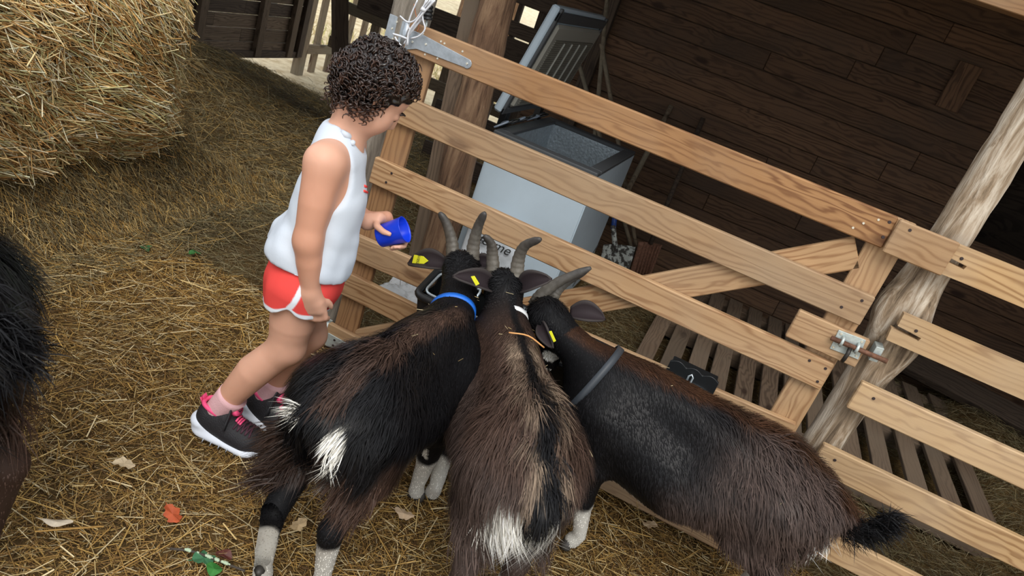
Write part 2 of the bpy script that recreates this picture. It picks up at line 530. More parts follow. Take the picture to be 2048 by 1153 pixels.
# ================================================================ materials of the place
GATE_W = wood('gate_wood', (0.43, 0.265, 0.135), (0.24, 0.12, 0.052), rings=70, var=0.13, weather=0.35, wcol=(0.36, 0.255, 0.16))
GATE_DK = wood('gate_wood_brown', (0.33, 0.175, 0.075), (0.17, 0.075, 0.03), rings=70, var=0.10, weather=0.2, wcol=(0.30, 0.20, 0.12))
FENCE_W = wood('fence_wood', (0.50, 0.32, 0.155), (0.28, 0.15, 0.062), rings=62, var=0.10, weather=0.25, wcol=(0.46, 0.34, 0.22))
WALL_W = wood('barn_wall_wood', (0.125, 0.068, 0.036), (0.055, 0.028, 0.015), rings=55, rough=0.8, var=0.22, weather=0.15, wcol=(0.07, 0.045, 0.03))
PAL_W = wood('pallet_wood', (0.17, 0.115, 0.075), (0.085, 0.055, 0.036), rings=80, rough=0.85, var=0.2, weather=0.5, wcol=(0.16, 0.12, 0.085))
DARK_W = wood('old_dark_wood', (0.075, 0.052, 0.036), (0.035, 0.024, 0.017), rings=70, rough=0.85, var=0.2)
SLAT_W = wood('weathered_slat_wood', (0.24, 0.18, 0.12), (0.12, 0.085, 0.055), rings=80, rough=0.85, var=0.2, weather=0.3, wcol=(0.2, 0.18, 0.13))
ZINC = plain('galvanised_steel', (0.42, 0.46, 0.50), 0.42, 0.85, noise=0.18, nscale=60)
PALEZINC = plain('dull_zinc', (0.50, 0.55, 0.53), 0.5, 0.5, noise=0.2, nscale=60)
RUST = plain('rusty_steel', (0.16, 0.075, 0.045), 0.7, 0.4, noise=0.4, nscale=90, bump=0.3)
SCREW = plain('bright_screw', (0.75, 0.72, 0.62), 0.35, 0.8)
BLACKP = plain('black_plastic', (0.012, 0.013, 0.014), 0.38, spec=0.5)

def log_mat(name, a, b, c, scale=1.0):
    if name in MATS: return MATS[name]
    s = NT(name)
    tc = s.add('ShaderNodeTexCoord')
    mp = s.add('ShaderNodeMapping'); mp.inputs['Scale'].default_value = (34 * scale, 34 * scale, 4.0 * scale); s.l(tc.outputs['Object'], mp.inputs['Vector'])
    n = s.add('ShaderNodeTexNoise', Scale=1.0, Detail=6.0, Roughness=0.65, Distortion=0.5); s.l(mp.outputs[0], n.inputs['Vector'])
    n2 = s.add('ShaderNodeTexNoise', Scale=7.0, Detail=5.0); s.l(tc.outputs['Object'], n2.inputs['Vector'])
    col = s.ramp(n.outputs['Fac'], [(0.33, a), (0.46, b), (0.62, c)])
    col = s.mix(s.ramp(n2.outputs['Fac'], [(0.45, (0, 0, 0)), (0.68, (0.5, 0.5, 0.5))]), col, b)
    s.l(col, s.b.inputs['Base Color']); s.b.inputs['Roughness'].default_value = 0.8
    s.b.inputs['Specular IOR Level'].default_value = 0.25
    s.bump(n.outputs['Fac'], 1.0, 0.012)
    MATS[name] = s.m
    return s.m
LOG_PALE = log_mat('split_pale_log', (0.05, 0.032, 0.02), (0.30, 0.22, 0.145), (0.62, 0.54, 0.44))
LOG_BROWN = log_mat('brown_log', (0.035, 0.02, 0.012), (0.15, 0.085, 0.05), (0.27, 0.17, 0.10))
LOG_GREY = log_mat('grey_round_post', (0.07, 0.058, 0.046), (0.20, 0.17, 0.135), (0.33, 0.29, 0.24))

# ================================================================ ground
def sst(a, b, x):
    t = np.clip((x - a) / (b - a), 0, 1); return t * t * (3 - 2 * t)
def ground_h(x, y):
    """height of the ground: flat yard, straw heaped up on the left"""
    x = np.asarray(x, float); y = np.asarray(y, float)
    P = np.stack([x, y, 0 * x], -1).reshape(-1, 3)
    n = (0.012 * hash_noise(P, 3.0, 1) + 0.006 * hash_noise(P, 9.0, 2)).reshape(x.shape)
    heap = 0.20 * sst(-0.92, -1.18, x + 0.06 * np.sin(y * 3)) * sst(0.95, 0.55, y) * sst(-2.2, -1.2, y)
    pile = 0.30 * np.exp(-((x + 2.2) / 0.65) ** 2 - ((y - 1.5) / 0.9) ** 2) + 0.06 * np.exp(-((x + 0.9) / 0.6) ** 2 - ((y - 1.9) / 0.7) ** 2)
    back = 0.11 * sst(2.28, 2.55, x) * sst(.15, .5, y) + 0.07 * np.exp(-((x - 2.35) / 0.55) ** 2 - ((y - 1.75) / 0.5) ** 2)
    out = -0.11 * sst(2.5, 3.1, y) * sst(-1.5, -2.1, x) - 0.03 * sst(3.3, 4.2, y) - 0.03 * sst(-2.5, -3.0, x)
    return heap + pile + back + n * sst(6, 4, np.abs(x) + 0 * y) + out
def ground_mat():
    s = NT('straw_litter_base')
    tc = s.add('ShaderNodeTexCoord')
    n = s.add('ShaderNodeTexNoise', Scale=55.0, Detail=8.0, Roughness=0.7, Distortion=1.2); s.l(tc.outputs['Object'], n.inputs['Vector'])
    n2 = s.add('ShaderNodeTexNoise', Scale=4.0, Detail=4.0); s.l(tc.outputs['Object'], n2.inputs['Vector'])
    c = s.ramp(n.outputs['Fac'], [(0.30, (0.05, 0.03, 0.012)), (0.52, (0.17, 0.105, 0.04)), (0.72, (0.36, 0.235, 0.095))])
    c = s.mix(s.ramp(n2.outputs['Fac'], [(0.35, (0, 0, 0)), (0.7, (0.5, 0.5, 0.5))]), c, (0.075, 0.05, 0.024))
    s.l(c, s.b.inputs['Base Color']); s.b.inputs['Roughness'].default_value = 0.95; s.b.inputs['Specular IOR Level'].default_value = 0.1
    s.bump(n.outputs['Fac'], 0.8, 0.02)
    return s.m
def grid_mesh(name, x0, x1, y0, y1, nx, ny, fn):
    X, Y = np.meshgrid(np.linspace(x0, x1, nx), np.linspace(y0, y1, ny))
    Z = fn(X, Y)
    V = np.stack([X, Y, Z], -1).reshape(-1, 3)
    i = np.arange(nx * ny).reshape(ny, nx)
    F = np.stack([i[:-1, :-1], i[:-1, 1:], i[1:, 1:], i[1:, :-1]], -1).reshape(-1, 4)
    return mesh_arrays(name, V, F, smooth=True)
floor = link('floor', grid_mesh('floor', -2.9, 3.6, -2.6, 3.7, 220, 210, ground_h), ground_mat())
tag(floor, 'ground of the barn and yard strewn with straw', kind='structure')
def yard_mat():
    s = NT('dry_sandy_yard')
    tc = s.add('ShaderNodeTexCoord')
    n = s.add('ShaderNodeTexNoise', Scale=7.0, Detail=8.0, Roughness=0.7); s.l(tc.outputs['Object'], n.inputs['Vector'])
    c = s.ramp(n.outputs['Fac'], [(0.35, (0.50, 0.37, 0.21)), (0.55, (0.76, 0.63, 0.43)), (0.75, (0.84, 0.75, 0.56))])
    s.l(c, s.b.inputs['Base Color']); s.b.inputs['Roughness'].default_value = 0.95
    s.bump(n.outputs['Fac'], 0.6, 0.03)
    return s.m
yard = link('yard_ground', grid_mesh('yard', -26, 14, -8, 32, 60, 60, lambda X, Y: -0.06 + 0 * X), yard_mat())
tag(yard, 'bright dry sandy yard seen beyond the barn', kind='structure')

# ================================================================ barn shell
back = thing('wall_back', 'dark brown barn wall of horizontal planks', None, (1.6, 2.2, 0), kind='structure')
zz = 0.0; k = 0
rr = random.Random(3)
while zz < 2.35:
    w = 0.098
    xs = [-0.28, rr.uniform(0.7, 2.0), 2.05 if 0.86 < zz < 1.9 else 3.5]
    if xs[1] > xs[2] - .3: xs = [xs[0], xs[2]]
    for a, b in zip(xs[:-1], xs[1:]):
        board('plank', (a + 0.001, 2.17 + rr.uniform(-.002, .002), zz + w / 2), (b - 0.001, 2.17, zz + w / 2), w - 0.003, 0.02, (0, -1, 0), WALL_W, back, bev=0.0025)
    zz += w; k += 1
board('nailed_board', (1.741, 2.145, 1.40), (1.741, 2.145, 1.62), 0.104, 0.022, (0, -1, 0), WALL_W, back)
board('stud', (0.02, 2.14, 0), (0.02, 2.14, 2.3), 0.07, 0.05, (0, -1, 0), DARK_W, back)
board('stud', (2.1, 2.21, 0), (2.1, 2.21, 2.3), 0.08, 0.05, (0, -1, 0), DARK_W, back)
blk('light_block_panel', (0.88, 2.195, 1.2), (2.36, 0.02, 2.4), DARK_W, back)  # unseen panels added behind the planks to stop light through their gaps
blk('light_block_panel', (2.77, 2.195, 0.43), (1.44, 0.02, 0.86), DARK_W, back)
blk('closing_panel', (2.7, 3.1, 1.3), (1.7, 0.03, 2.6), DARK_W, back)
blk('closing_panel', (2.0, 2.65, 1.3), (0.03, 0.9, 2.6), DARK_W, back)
rightw = thing('wall_right', 'dark plank side wall at the far right of the barn', None, (3.5, 1.4, 0), kind='structure')
for i in range(12):
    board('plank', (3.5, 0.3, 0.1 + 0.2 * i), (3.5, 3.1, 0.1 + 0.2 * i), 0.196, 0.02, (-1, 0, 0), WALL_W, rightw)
roof = thing('ceiling', 'dark plank underside of the barn roof', None, (0.4, 2, 2.4), kind='structure')
for i in range(14):
    y = 0.42 + 0.21 * i
    board('roof_board', (-2.66, y, 2.38), (3.6, y, 2.38), 0.206, 0.025, (0, 0, -1), DARK_W, roof)
for x in (-1.5, 0.4, 2.3): board('rafter', (x, 0.32, 2.32), (x, 3.2, 2.32), 0.06, 0.10, (0, 0, -1), DARK_W, roof)
bm_ = board('eaves_beam', (-2.6, 0.42, 1.742), (3.5, 0.42, 1.742), 0.16, 0.09, (0, -1, 0), GATE_DK)
tag(bm_, 'orange brown eaves beam cut off by the top right corner', 'beam')
gable = thing('trim_1', 'planks closing the gap above the eaves beam', None, (0.4, 0.45, 2.0), kind='structure')
for i in range(3):
    board('plank', (-2.6, 0.45, 1.93 + 0.17 * i), (3.5, 0.45, 1.93 + 0.17 * i), 0.168, 0.02, (0, -1, 0), WALL_W, gable)

# left side wall, seen at the top left, with the gap under it
SIDE_W = wood('side_wall_wood', (0.15, 0.105, 0.07), (0.07, 0.047, 0.03), rings=70, rough=0.85, var=0.25)
lw = thing('wall_left', 'dark plank side wall hanging above a bright gap', None, (-2.6, 2.4, 0), kind='structure')
for i in range(19):
    z = 0.15 + 0.098 * i
    for a, b in ((1.0, 2.35 + 0.3 * (i % 2)), (2.35 + 0.3 * (i % 2), 3.36)):
        board('plank', (-2.62, a, z), (-2.62, b, z), 0.093, 0.02, (1, 0, 0), SIDE_W if i % 4 != 3 else DARK_W, lw)
for y in (2.2, 2.83, 3.22, 3.35):
    board('batten', (-2.585, y, 0.10), (-2.585, y, 2.2), 0.07, 0.04, (1, 0, 0), SIDE_W if y < 3.3 else DARK_W, lw)
board('sill_board', (-2.595, 1.0, 0.115), (-2.595, 3.36, 0.115), 0.05, 0.035, (1, 0, 0), DARK_W, lw)

# slatted fence beyond the side wall
sf = thing('slat_fence', 'weathered slatted fence against the bright yard at the left of the dark post', 'fence', (-2.65, 3.9, 0))
board('fence_post', (-2.62, 3.44, -0.1), (-2.62, 3.44, 1.6), 0.08, 0.07, (1, 0, 0), SLAT_W, sf)
for i in range(8):
    y = 3.70 + 0.235 * i
    board('slat', (-2.66, y, -0.12), (-2.66, y, 1.02), 0.07, 0.03, (1, 0, 0), SLAT_W, sf)
board('rail', (-2.62, 3.46, 0.152), (-2.62, 5.6, 0.152), 0.075, 0.03, (1, 0, 0), SLAT_W, sf)
board('rail', (-2.62, 3.46, 0.80), (-2.62, 5.6, 0.80), 0.075, 0.03, (1, 0, 0), SLAT_W, sf)
p0 = atx(680, 165, -1.55); p1 = atx(680, 0, -1.55)
e = (p1 - p0) / np.linalg.norm(p1 - p0)
o = board('dark_brace', p0 - e * 0.22, p1 + e * 1.5, 0.085, 0.07, (0.8, -0.6, 0), DARK_W)
tag(o, 'thick black-brown leaning post behind the curly-haired child', 'post')
p0 = atx(515, 150, -3.6)
gp = bpy.data.objects.new
o = tube('metal_post', [(p0[0], p0[1], -0.1), (p0[0], p0[1], 1.4)], 0.055, plain('pale_grey_post', (0.33, 0.36, 0.37), 0.6), n=16)
tag(o, 'pale grey round post seen under the side wall', 'post')

# dark upright pallets behind the gate hinge
dp = thing('upright_pallet', 'black silhouetted upright pallet behind the top hinge of the gate', 'pallet', (-0.8, 2.4, 0))
for z0, z1, xa, xb in ((0.765, 0.945, -1.6, -0.35), (0.955, 1.04, -0.82, -0.35), (0.555, 0.70, -0.86, -0.35), (0.29, 0.435, -0.90, -0.35), (1.14, 1.3, -0.82, -0.35), (0.02, 0.16, -0.9, -0.35)):
    board('pallet_board', (xa, 2.4, (z0 + z1) / 2), (xb, 2.4, (z0 + z1) / 2), z1 - z0, 0.022, (0, -1, 0), DARK_W, dp)
for xa, w in ((-0.785, 0.085), (-0.655, 0.03), (-0.565, 0.03), (-0.40, 0.09)):
    board('upright', (xa, 2.43, 0.0), (xa, 2.43, 1.32), w, 0.03, (0, -1, 0), DARK_W, dp)
pf = thing('rail_fence', 'low brown rail fence in the yard behind the black pallet', 'fence', (-1.2, 3.3, 0))
for z in (0.33, 0.62):
    board('rail', (-2.3, 3.3, z), (-0.3, 3.3, z), 0.085, 0.03, (0, -1, 0), SLAT_W, pf)
for x in (-1.95, -1.62, -1.29, -0.96, -0.63):
    board('slat', (x, 3.33, -0.1), (x, 3.33, 0.66), 0.075, 0.028, (0, -1, 0), SLAT_W, pf)

# trees beyond
LEAF = vcol('tree_leaves', 0.55, 0.3)
def tree(x, y, h, r, n, label, lean=0.0, seed=0):
    rs = np.random.default_rng(seed)
    t = thing('tree', label, 'tree', (x, y, -0.06), group='trees beyond the barn')
    pts = [(x + lean * k * k, y, -0.08 + h * 0.75 * k) for k in np.linspace(0, 1, 6)]
    tube('trunk', pts, [0.13, 0.11, 0.10, 0.09, 0.08, 0.06], LOG_BROWN, t, n=9)
    c = rs.normal(size=(n, 3)); c /= np.linalg.norm(c, axis=1)[:, None]
    c *= (rs.random((n, 1)) ** 0.4) * np.array([r, r, h * 0.42])
    c += np.array([x + lean, y, h * 0.62])
    d = rs.normal(size=(n, 3)); d /= np.linalg.norm(d, axis=1)[:, None]
    L = 0.16
    col = np.array([0.22, 0.36, 0.12]) * (0.7 + 0.7 * rs.random((n, 1)))
    sd = rs.normal(size=(n, 3))
    link('foliage', strands('foliage', c, c + d * L * .55, c + d * L, 0.09, col, side=sd, mid=1.0), LEAF, t)
tq = aty(936, 20, 6.6)
tree(tq[0], tq[1], 4.6, 1.3, 2600, 'tree with a mottled trunk seen above the black pallet', 0.0, 20)
for i, (x, y, h, r, lb) in enumerate(((-7.2, 8.0, 5.0, 1.9, 'leafy green tree beyond the slatted fence at the left'), (-10.5, 14, 7, 3.0, 'far leafy tree at the left beyond the yard'), (-4.2, 12.5, 6, 2.4, 'far leafy tree between the fence slats and the hinge post'), (1.2, 13, 6, 2.6, 'far leafy tree behind the brown log post'))):
    tree(x, y, h, r, 2800, lb, 0.2 * (i % 2), 21 + i)
# dry grass of the yard
n = 14000
gx = RNG.uniform(-12, 0.5, n); gy = RNG.uniform(3.8, 11, n)
keep = (hash_noise(np.stack([gx, gy, 0 * gx], 1), 0.8, 5) > 0.05) & ((gx < -3.0) | (gy > 5))
gx, gy = gx[keep], gy[keep]; n = len(gx)
p = np.stack([gx, gy, 0 * gx - 0.06], 1); d = RNG.normal(size=(n, 3)) * 0.35; d[:, 2] = 1
Lg = RNG.uniform(0.08, 0.25, (n, 1))
gr = link('dry_grass', strands('dry_grass', p, p + d * Lg * .6, p + d * Lg + RNG.normal(size=(n, 3)) * .03, 0.012, pick([(0.55, 0.48, 0.24), (0.40, 0.42, 0.18), (0.62, 0.52, 0.30)], n)), LEAF)
tag(gr, 'pale dry grass growing in the yard beyond the barn', 'grass', kind='stuff')

# ================================================================ posts
def log(name, p0, p1, r0, r1, mat, amp, seed, par=None, n=26, m=46, bumps=()):
    p0 = np.array(p0, float); p1 = np.array(p1, float)
    t = np.linspace(0, 1, m); ax = p1 - p0; L = np.linalg.norm(ax); ax /= L
    u = np.cross(ax, [0, 1, 0]); u /= np.linalg.norm(u); v = np.cross(ax, u)
    th = np.arange(n) * 2 * np.pi / n
    T, TH = np.meshgrid(t, th, indexing='ij')
    dirv = np.cos(TH)[..., None] * u + np.sin(TH)[..., None] * v
    C = p0 + T[..., None] * (p1 - p0)
    C = C + 0.012 * np.sin(T * 5 + seed)[..., None] * u * amp * 10
    S = (dirv * 0.05 + ax * (T[..., None] * L)).reshape(-1, 3)
    S[:, 2] *= 0.35
    nz = (hash_noise(S * np.array([1, 1, 1.0]), 28, seed) * 0.5 + hash_noise(S, 60, seed + 1) * 0.3 + hash_noise(S, 11, seed + 2) * 0.8).reshape(T.shape)
    r = r0 + (r1 - r0) * T + amp * nz
    for (bt, bth, bw, bh) in bumps:
        dth = (TH - bth + np.pi) % (2 * np.pi) - np.pi
        r = r + bh * np.exp(-((T - bt) / bw) ** 2 - (dth / 0.7) ** 2)
    V = (C + r[..., None] * dirv).reshape(-1, 3)
    i = np.arange(m * n).reshape(m, n); j = np.roll(i, -1, 1)
    F = np.stack([i[:-1], j[:-1], j[1:], i[1:]], -1).reshape(-1, 4)
    F = [tuple(f) for f in F] + [tuple(i[0][::-1]), tuple(i[-1])]
    V = V - p0
    me = mesh_poly(name, V, F, True)
    mw = Matrix.Translation(Vector(p0))
    return link(name, me, mat, par, mw)
hp = log('hinge_post', (-0.055, 0.09, -0.1), (-0.065, 0.09, 1.75), 0.060, 0.060, LOG_GREY, 0.004, 3)
tag(hp, 'grey round post carrying the gate hinges', 'post')
pr = log('roof_post', (0.035, 0.72, -0.1), (-0.09, 0.72, 1.75), 0.068, 0.066, LOG_BROWN, 0.008, 5, bumps=((0.62, 0.2, .05, .014),))
tag(pr, 'brown peeling log post in front of the freezer', 'post')
o = board('old_plank', (-0.065, 0.74, 0.0), (-0.20, 0.74, 1.7), 0.062, 0.03, (0, -1, 0), PAL_W)
tag(o, 'old dark plank standing against the brown log post', 'plank')

# ================================================================ gate
ZR = [1.121, 0.918, 0.712, 0.482, 0.315, 0.112]       # top edges of the six rails
RW = 0.084; RT = 0.021
gate = thing('gate', 'wooden farm gate of six rails with a diagonal brace', 'gate', (0.7, 0, 0.03))
def gy(z0, z1): return None
ends = [(-0.005, 1.385), (0.0, 1.432), (-0.002, 1.428), (-0.005, 1.425), (-0.004, 1.425), (-0.01, 1.425)]
tilt = [(0, 0), (0, 0), (0, 0), (-0.033, 0.027), (0, 0), (0, 0)]
rmats = [GATE_DK, GATE_W, GATE_W, GATE_W, GATE_W, GATE_W]
for z, (xa, xb), (ta, tb), m in zip(ZR, ends, tilt, rmats):
    board('rail', (xa, -RT / 2, z - RW / 2 + ta), (xb, -RT / 2, z - RW / 2 + tb), RW, RT, (0, -1, 0), m, gate, bev=0.003)
for x in (0.043, 1.393):
    board('stile', (x, 0.012, 0.03), (x, 0.012, 1.118), 0.084, 0.022, (0, -1, 0), GATE_W if x > 1 else GATE_DK, gate, bev=0.003)
board('diagonal_brace', (0.10, 0.011, 0.085), (1.345, 0.011, 1.0), 0.084, 0.02, (0, -1, 0), GATE_W, gate, bev=0.003)
LB = board('latch_board', (1.386, -0.030, ZR[0] - RW / 2 - 0.002), (1.530, -0.030, ZR[0] - RW / 2 - 0.002), 0.088, 0.018, (0, -1, 0), GATE_W, gate, bev=0.003)
board('bolt_board', (1.285, -0.012, 0.768), (1.475, -0.012, 0.768), 0.083, 0.02, (0, -1, 0), GATE_W, gate, bev=0.003)
scr = bpy.data.meshes.new('screw')
_b = bmesh.new(); bmesh.ops.create_cone(_b, cap_ends=True, segments=8, radius1=0.0038, radius2=0.0028, depth=0.002); _b.to_mesh(scr); _b.free()
scr.materials.append(SCREW)
nail = bpy.data.meshes.new('nail')
_b = bmesh.new(); bmesh.ops.create_cone(_b, cap_ends=True, segments=8, radius1=0.0045, radius2=0.0035, depth=0.002); _b.to_mesh(nail); _b.free()
nail.materials.append(plain('dark_nail', (0.05, 0.035, 0.035), 0.6, 0.5))
RX = Matrix.Rotation(math.radians(90), 4, 'X')
def fastener(me, name, x, y, z, par):
    return link(name, me, None, par, Matrix.Translation((x, y, z)) @ RX)
for (px, py) in ((846, 67), (882, 83), (889, 87), (925, 103), (850, 109), (875, 117), (1727, 447), (1757, 440), (1706, 456)):
    q = aty(px, py, -RT - 0.0005); fastener(scr, 'screw', *q, gate)
for (px, py) in ((783, 347), (772, 365), (1724, 602), (1683, 615), (1619, 722), (1651, 738), (1635, 764), (1779, 445), (1820, 461), (1766, 475)):
    q = aty(px, py, -RT - 0.0005); 
    if px in (1779, 1820, 1766): q = aty(px, py, -0.0395)
    fastener(nail, 'nail', *q, gate)
# hinges: plate on the post, strap along the rail
def plate_poly(name, pts, y, thick, mat, par, bev=0.0008):
    """flat metal plate: outline (x, z) at depth y, thickness towards the viewer side (-y)"""
    bm = bmesh.new()
    f = bm.faces.new([bm.verts.new((p[0], y, p[1])) for p in pts])
    r = bmesh.ops.extrude_face_region(bm, geom=[f])
    for v in r['geom']:
        if isinstance(v, bmesh.types.BMVert): v.co.y -= thick
    bmesh.ops.recalc_face_normals(bm, faces=list(bm.faces))
    if bev: bmesh.ops.bevel(bm, geom=list(bm.edges), offset=bev, segments=1, affect='EDGES')
    me = bpy.data.meshes.new(name); bm.to_mesh(me); bm.free()
    return link(name, me, mat, par)
arc = [(0.197 + 0.0135 * math.cos(a), 1.0715 + 0.0135 * math.sin(a)) for a in np.linspace(1.2, -2.0, 8)]
st = plate_poly('hinge_strap', [(0.0, 1.040), (0.0, 1.100), (0.038, 1.100)] + arc + [(0.038, 1.056)], -RT, 0.0035, ZINC, gate)
for x, z in ((0.062, 1.078), (0.197, 1.0715), (0.02, 1.07)): fastener(scr, 'screw', x, -RT - 0.005, z, st)
pl = plate_poly('hinge_plate', [(-0.099, 1.035), (-0.099, 1.112), (-0.035, 1.112), (-0.035, 1.035)], 0.034, 0.004, ZINC, hp)
for x, z in ((-0.07, 1.098), (-0.08, 1.075), (-0.07, 1.048)): fastener(scr, 'screw', x, 0.029, z, pl)
tube('hinge_knuckle', [(-0.018, 0.0, 1.03), (-0.018, 0.0, 1.115)], 0.011, ZINC, gate, n=12)
plate_poly('hinge_leaf', [(-0.04, 1.037), (-0.04, 1.11), (-0.012, 1.11), (-0.012, 1.037)], 0.032, 0.03, ZINC, hp)
st = plate_poly('hinge_strap', [(-0.012, 0.045), (-0.012, 0.073), (0.004, 0.080), (0.17, 0.072), (0.17, 0.055), (0.004, 0.030)], -RT, 0.0035, PALEZINC, gate)
for x, z in ((0.03, 0.066), (0.03, 0.045), (0.10, 0.062)): fastener(nail, 'screw', x, -RT - 0.005, z, st)
pl = plate_poly('hinge_plate', [(-0.092, 0.025), (-0.085, 0.062), (-0.04, 0.098), (-0.02, 0.098), (-0.028, 0.025)], 0.030, 0.004, PALEZINC, hp)
for x, z in ((-0.07, 0.04), (-0.045, 0.075)): fastener(nail, 'screw', x, 0.025, z, pl)
tube('hinge_knuckle', [(-0.02, 0.004, 0.02), (-0.02, 0.004, 0.10)], 0.009, PALEZINC, gate, n=12)

# slide bolt
bp = plate_poly('bolt_plate', [(1.397, 0.748), (1.393, 0.804), (1.463, 0.808), (1.471, 0.752)], -0.0225, 0.003, PALEZINC, gate)
for x, z in ((1.403, 0.797), (1.403, 0.756), (1.456, 0.80), (1.462, 0.76)): fastener(scr, 'screw', x, -0.0265, z, bp)
rod = tube('bolt_rod', [(1.385, -0.034, 0.779), (1.53, -0.034, 0.782)], 0.0068, RUST, gate, n=10)
for x in (1.412, 1.452):
    tube('bolt_guide', [(x, -0.025, 0.793), (x, -0.040, 0.791), (x, -0.044, 0.781), (x, -0.040, 0.771), (x, -0.025, 0.769)], 0.004, PALEZINC, bp, n=6)
tube('bolt_handle', [(1.437, -0.037, 0.775), (1.437, -0.046, 0.762), (1.436, -0.045, 0.742), (1.436, -0.040, 0.736)], 0.0055, plain('dark_steel', (0.05, 0.045, 0.04), 0.5, 0.8), rod, n=8)

# ================================================================ fence on the right
fence = thing('fence', 'board fence nailed to a pale split post right of the gate', 'fence', (2.2, 0, 0))
post = log('post', (1.53, 0.075, -0.1), (1.535, 0.075, 2.0), 0.058, 0.044, LOG_PALE, 0.009, 12, fence, n=34, m=80,
    bumps=((0.44, 2.6, .05, .028), (0.40, 4.7, .04, .02), (0.47, 0.3, .035, .024), (0.52, 3.2, .05, -.01)))
plate_poly('bolt_keeper', [(1.493, 0.762), (1.493, 0.803), (1.512, 0.806), (1.514, 0.765)], 0.022, 0.045, PALEZINC, post)
for zt, (a, b) in zip((1.116, 0.910, 0.700, 0.492, 0.255), ((1.508, 3.4),) * 5):
    br = random.Random(int(zt * 1000))
    notch = zt > 0.85
    if notch:
        # the board end is split: two tongues with a gap between
        me = bpy.data.meshes.new('fence_board'); bm = bmesh.new()
        za, zb = zt - 0.080, zt
        out = [(a, zb), (b, zb), (b, za), (a - 0.004, za), (a - 0.008, za + 0.034), (a + 0.062, za + 0.030), (a + 0.064, za + 0.040), (a + 0.002, za + 0.045)]
        xm, zm = (a + b) / 2, (za + zb) / 2
        f = bm.faces.new([bm.verts.new((x - xm, z - zm, -0.011)) for x, z in out])
        r = bmesh.ops.extrude_face_region(bm, geom=[f])
        for v in r['geom']:
            if isinstance(v, bmesh.types.BMVert): v.co.z += 0.022
        bmesh.ops.recalc_face_normals(bm, faces=list(bm.faces))
        bm.to_mesh(me); bm.free()
        mw = frame((1, 0, 0), (0, -1, 0)).to_4x4(); mw.translation = (xm, -0.012, zm)
        bo = link('fence_board', me, FENCE_W, fence, mw)
    else:
        bo = board('fence_board', (a, -0.012, zt - 0.042), (b, -0.012, zt - 0.042), 0.084, 0.022, (0, -1, 0), FENCE_W, fence, bev=0.003)
    fastener(nail, 'nail', a + 0.045, -0.0245, zt - 0.028, fence)
# second post of the fence, far right out of view, so the boards are carried
log('post', (3.2, 0.075, -0.1), (3.2, 0.075, 2.0), 0.05, 0.045, LOG_PALE, 0.006, 14, fence)

# ================================================================ freezer
ENAMEL = plain('white_enamel', (0.47, 0.56, 0.63), 0.35, noise=0.05, nscale=5)
FRZ_DK = plain('dark_grey_rim', (0.065, 0.070, 0.075), 0.55)
LINER = plain('frosted_aluminium_liner', (0.50, 0.56, 0.60), 0.35, 0.6, noise=0.25, nscale=70, bump=0.8)
fz = thing('chest_freezer', 'old white chest freezer with open lid behind the gate', 'freezer', (0.26, 1.27, 0))
X0, X1, Y0, Y1, ZT = 0.03, 0.50, 0.88, 1.66, 0.715
def open_box(name, x0, x1, y0, y1, z0, z1, mat, par, inward=False, bev=0.006):
    bm = bmesh.new()
    c = [bm.verts.new((x, y, z)) for z in (z0, z1) for x, y in ((x0, y0), (x1, y0), (x1, y1), (x0, y1))]
    fs = [(3, 2, 1, 0)] + [(i, (i + 1) % 4, 4 + (i + 1) % 4, 4 + i) for i in range(4)]
    for f in fs: bm.faces.new([c[i] for i in (f if not inward else f[::-1])])
    if bev: bmesh.ops.bevel(bm, geom=[e for e in bm.edges if len(e.link_faces) == 2], offset=bev, segments=2, affect='EDGES')
    me = bpy.data.meshes.new(name); bm.to_mesh(me); bm.free()
    return link(name, me, mat, par)
open_box('freezer_body', X0, X1, Y0, Y1, 0.03, ZT, ENAMEL, fz)
open_box('inner_liner', X0 + 0.05, X1 - 0.05, Y0 + 0.06, Y1 - 0.06, 0.16, ZT, LINER, fz, True, 0.012)
for a, b, w in (((X0, Y0 + .03, ZT + .008), (X1, Y0 + .03, ZT + .008), .064), ((X0, Y1 - .03, ZT + .008), (X1, Y1 - .03, ZT + .008), .064)):
    board('rim', a, b, w, 0.018, (0, 0, 1), FRZ_DK, fz, bev=0.004)
for x in (X0 + 0.026, X1 - 0.026):
    board('rim', (x, Y0 + .062, ZT + .008), (x, Y1 - .062, ZT + .008), .054, 0.018, (0, 0, 1), FRZ_DK, fz, bev=0.004)
for x in (X0 + .05, X1 - .05):
    for y in (Y0 + .07, Y1 - .07): blk('foot', (x, y, 0.015), (0.05, 0.05, 0.035), BLACKP, fz)
board('side_crease', (X1 + .001, Y0 + 0.5, 0.06), (X1 + .001, Y0 + 0.78, 0.22), 0.012, 0.004, (1, 0, 0), FRZ_DK, fz)
# lid, standing open on the long left side, leaning a little over the tank
hz = 0.80
up = Vector((0.10, 0, 0.455)).normalized(); lon = Vector((0, 1, 0)); nin = lon.cross(up).normalized()
if nin.x < 0: nin = -nin
LR = Matrix((lon, up, lon.cross(up))).transposed()
def lid_pt(s, h, d): return Vector((X0 + 0.0, Y0, hz)) + lon * s + up * h + nin * d
LEN, HGT = Y1 - Y0, 0.47
def lid_box(name, s0, s1, h0, h1, d0, d1, mat, par, bev=0.004):
    return blk(name, lid_pt((s0 + s1) / 2, (h0 + h1) / 2, (d0 + d1) / 2), (s1 - s0, h1 - h0, abs(d1 - d0)), mat, par, bev, LR)
lid = lid_box('lid', 0, LEN, 0, HGT, -0.035, 0.0, ENAMEL, fz, 0.008)
lid_box('gasket', 0.0, LEN, HGT - 0.055, HGT - 0.012, 0.0, 0.012, FRZ_DK, lid)
lid_box('gasket', 0.0, 0.03, 0.0, HGT, 0.0, 0.012, FRZ_DK, lid)
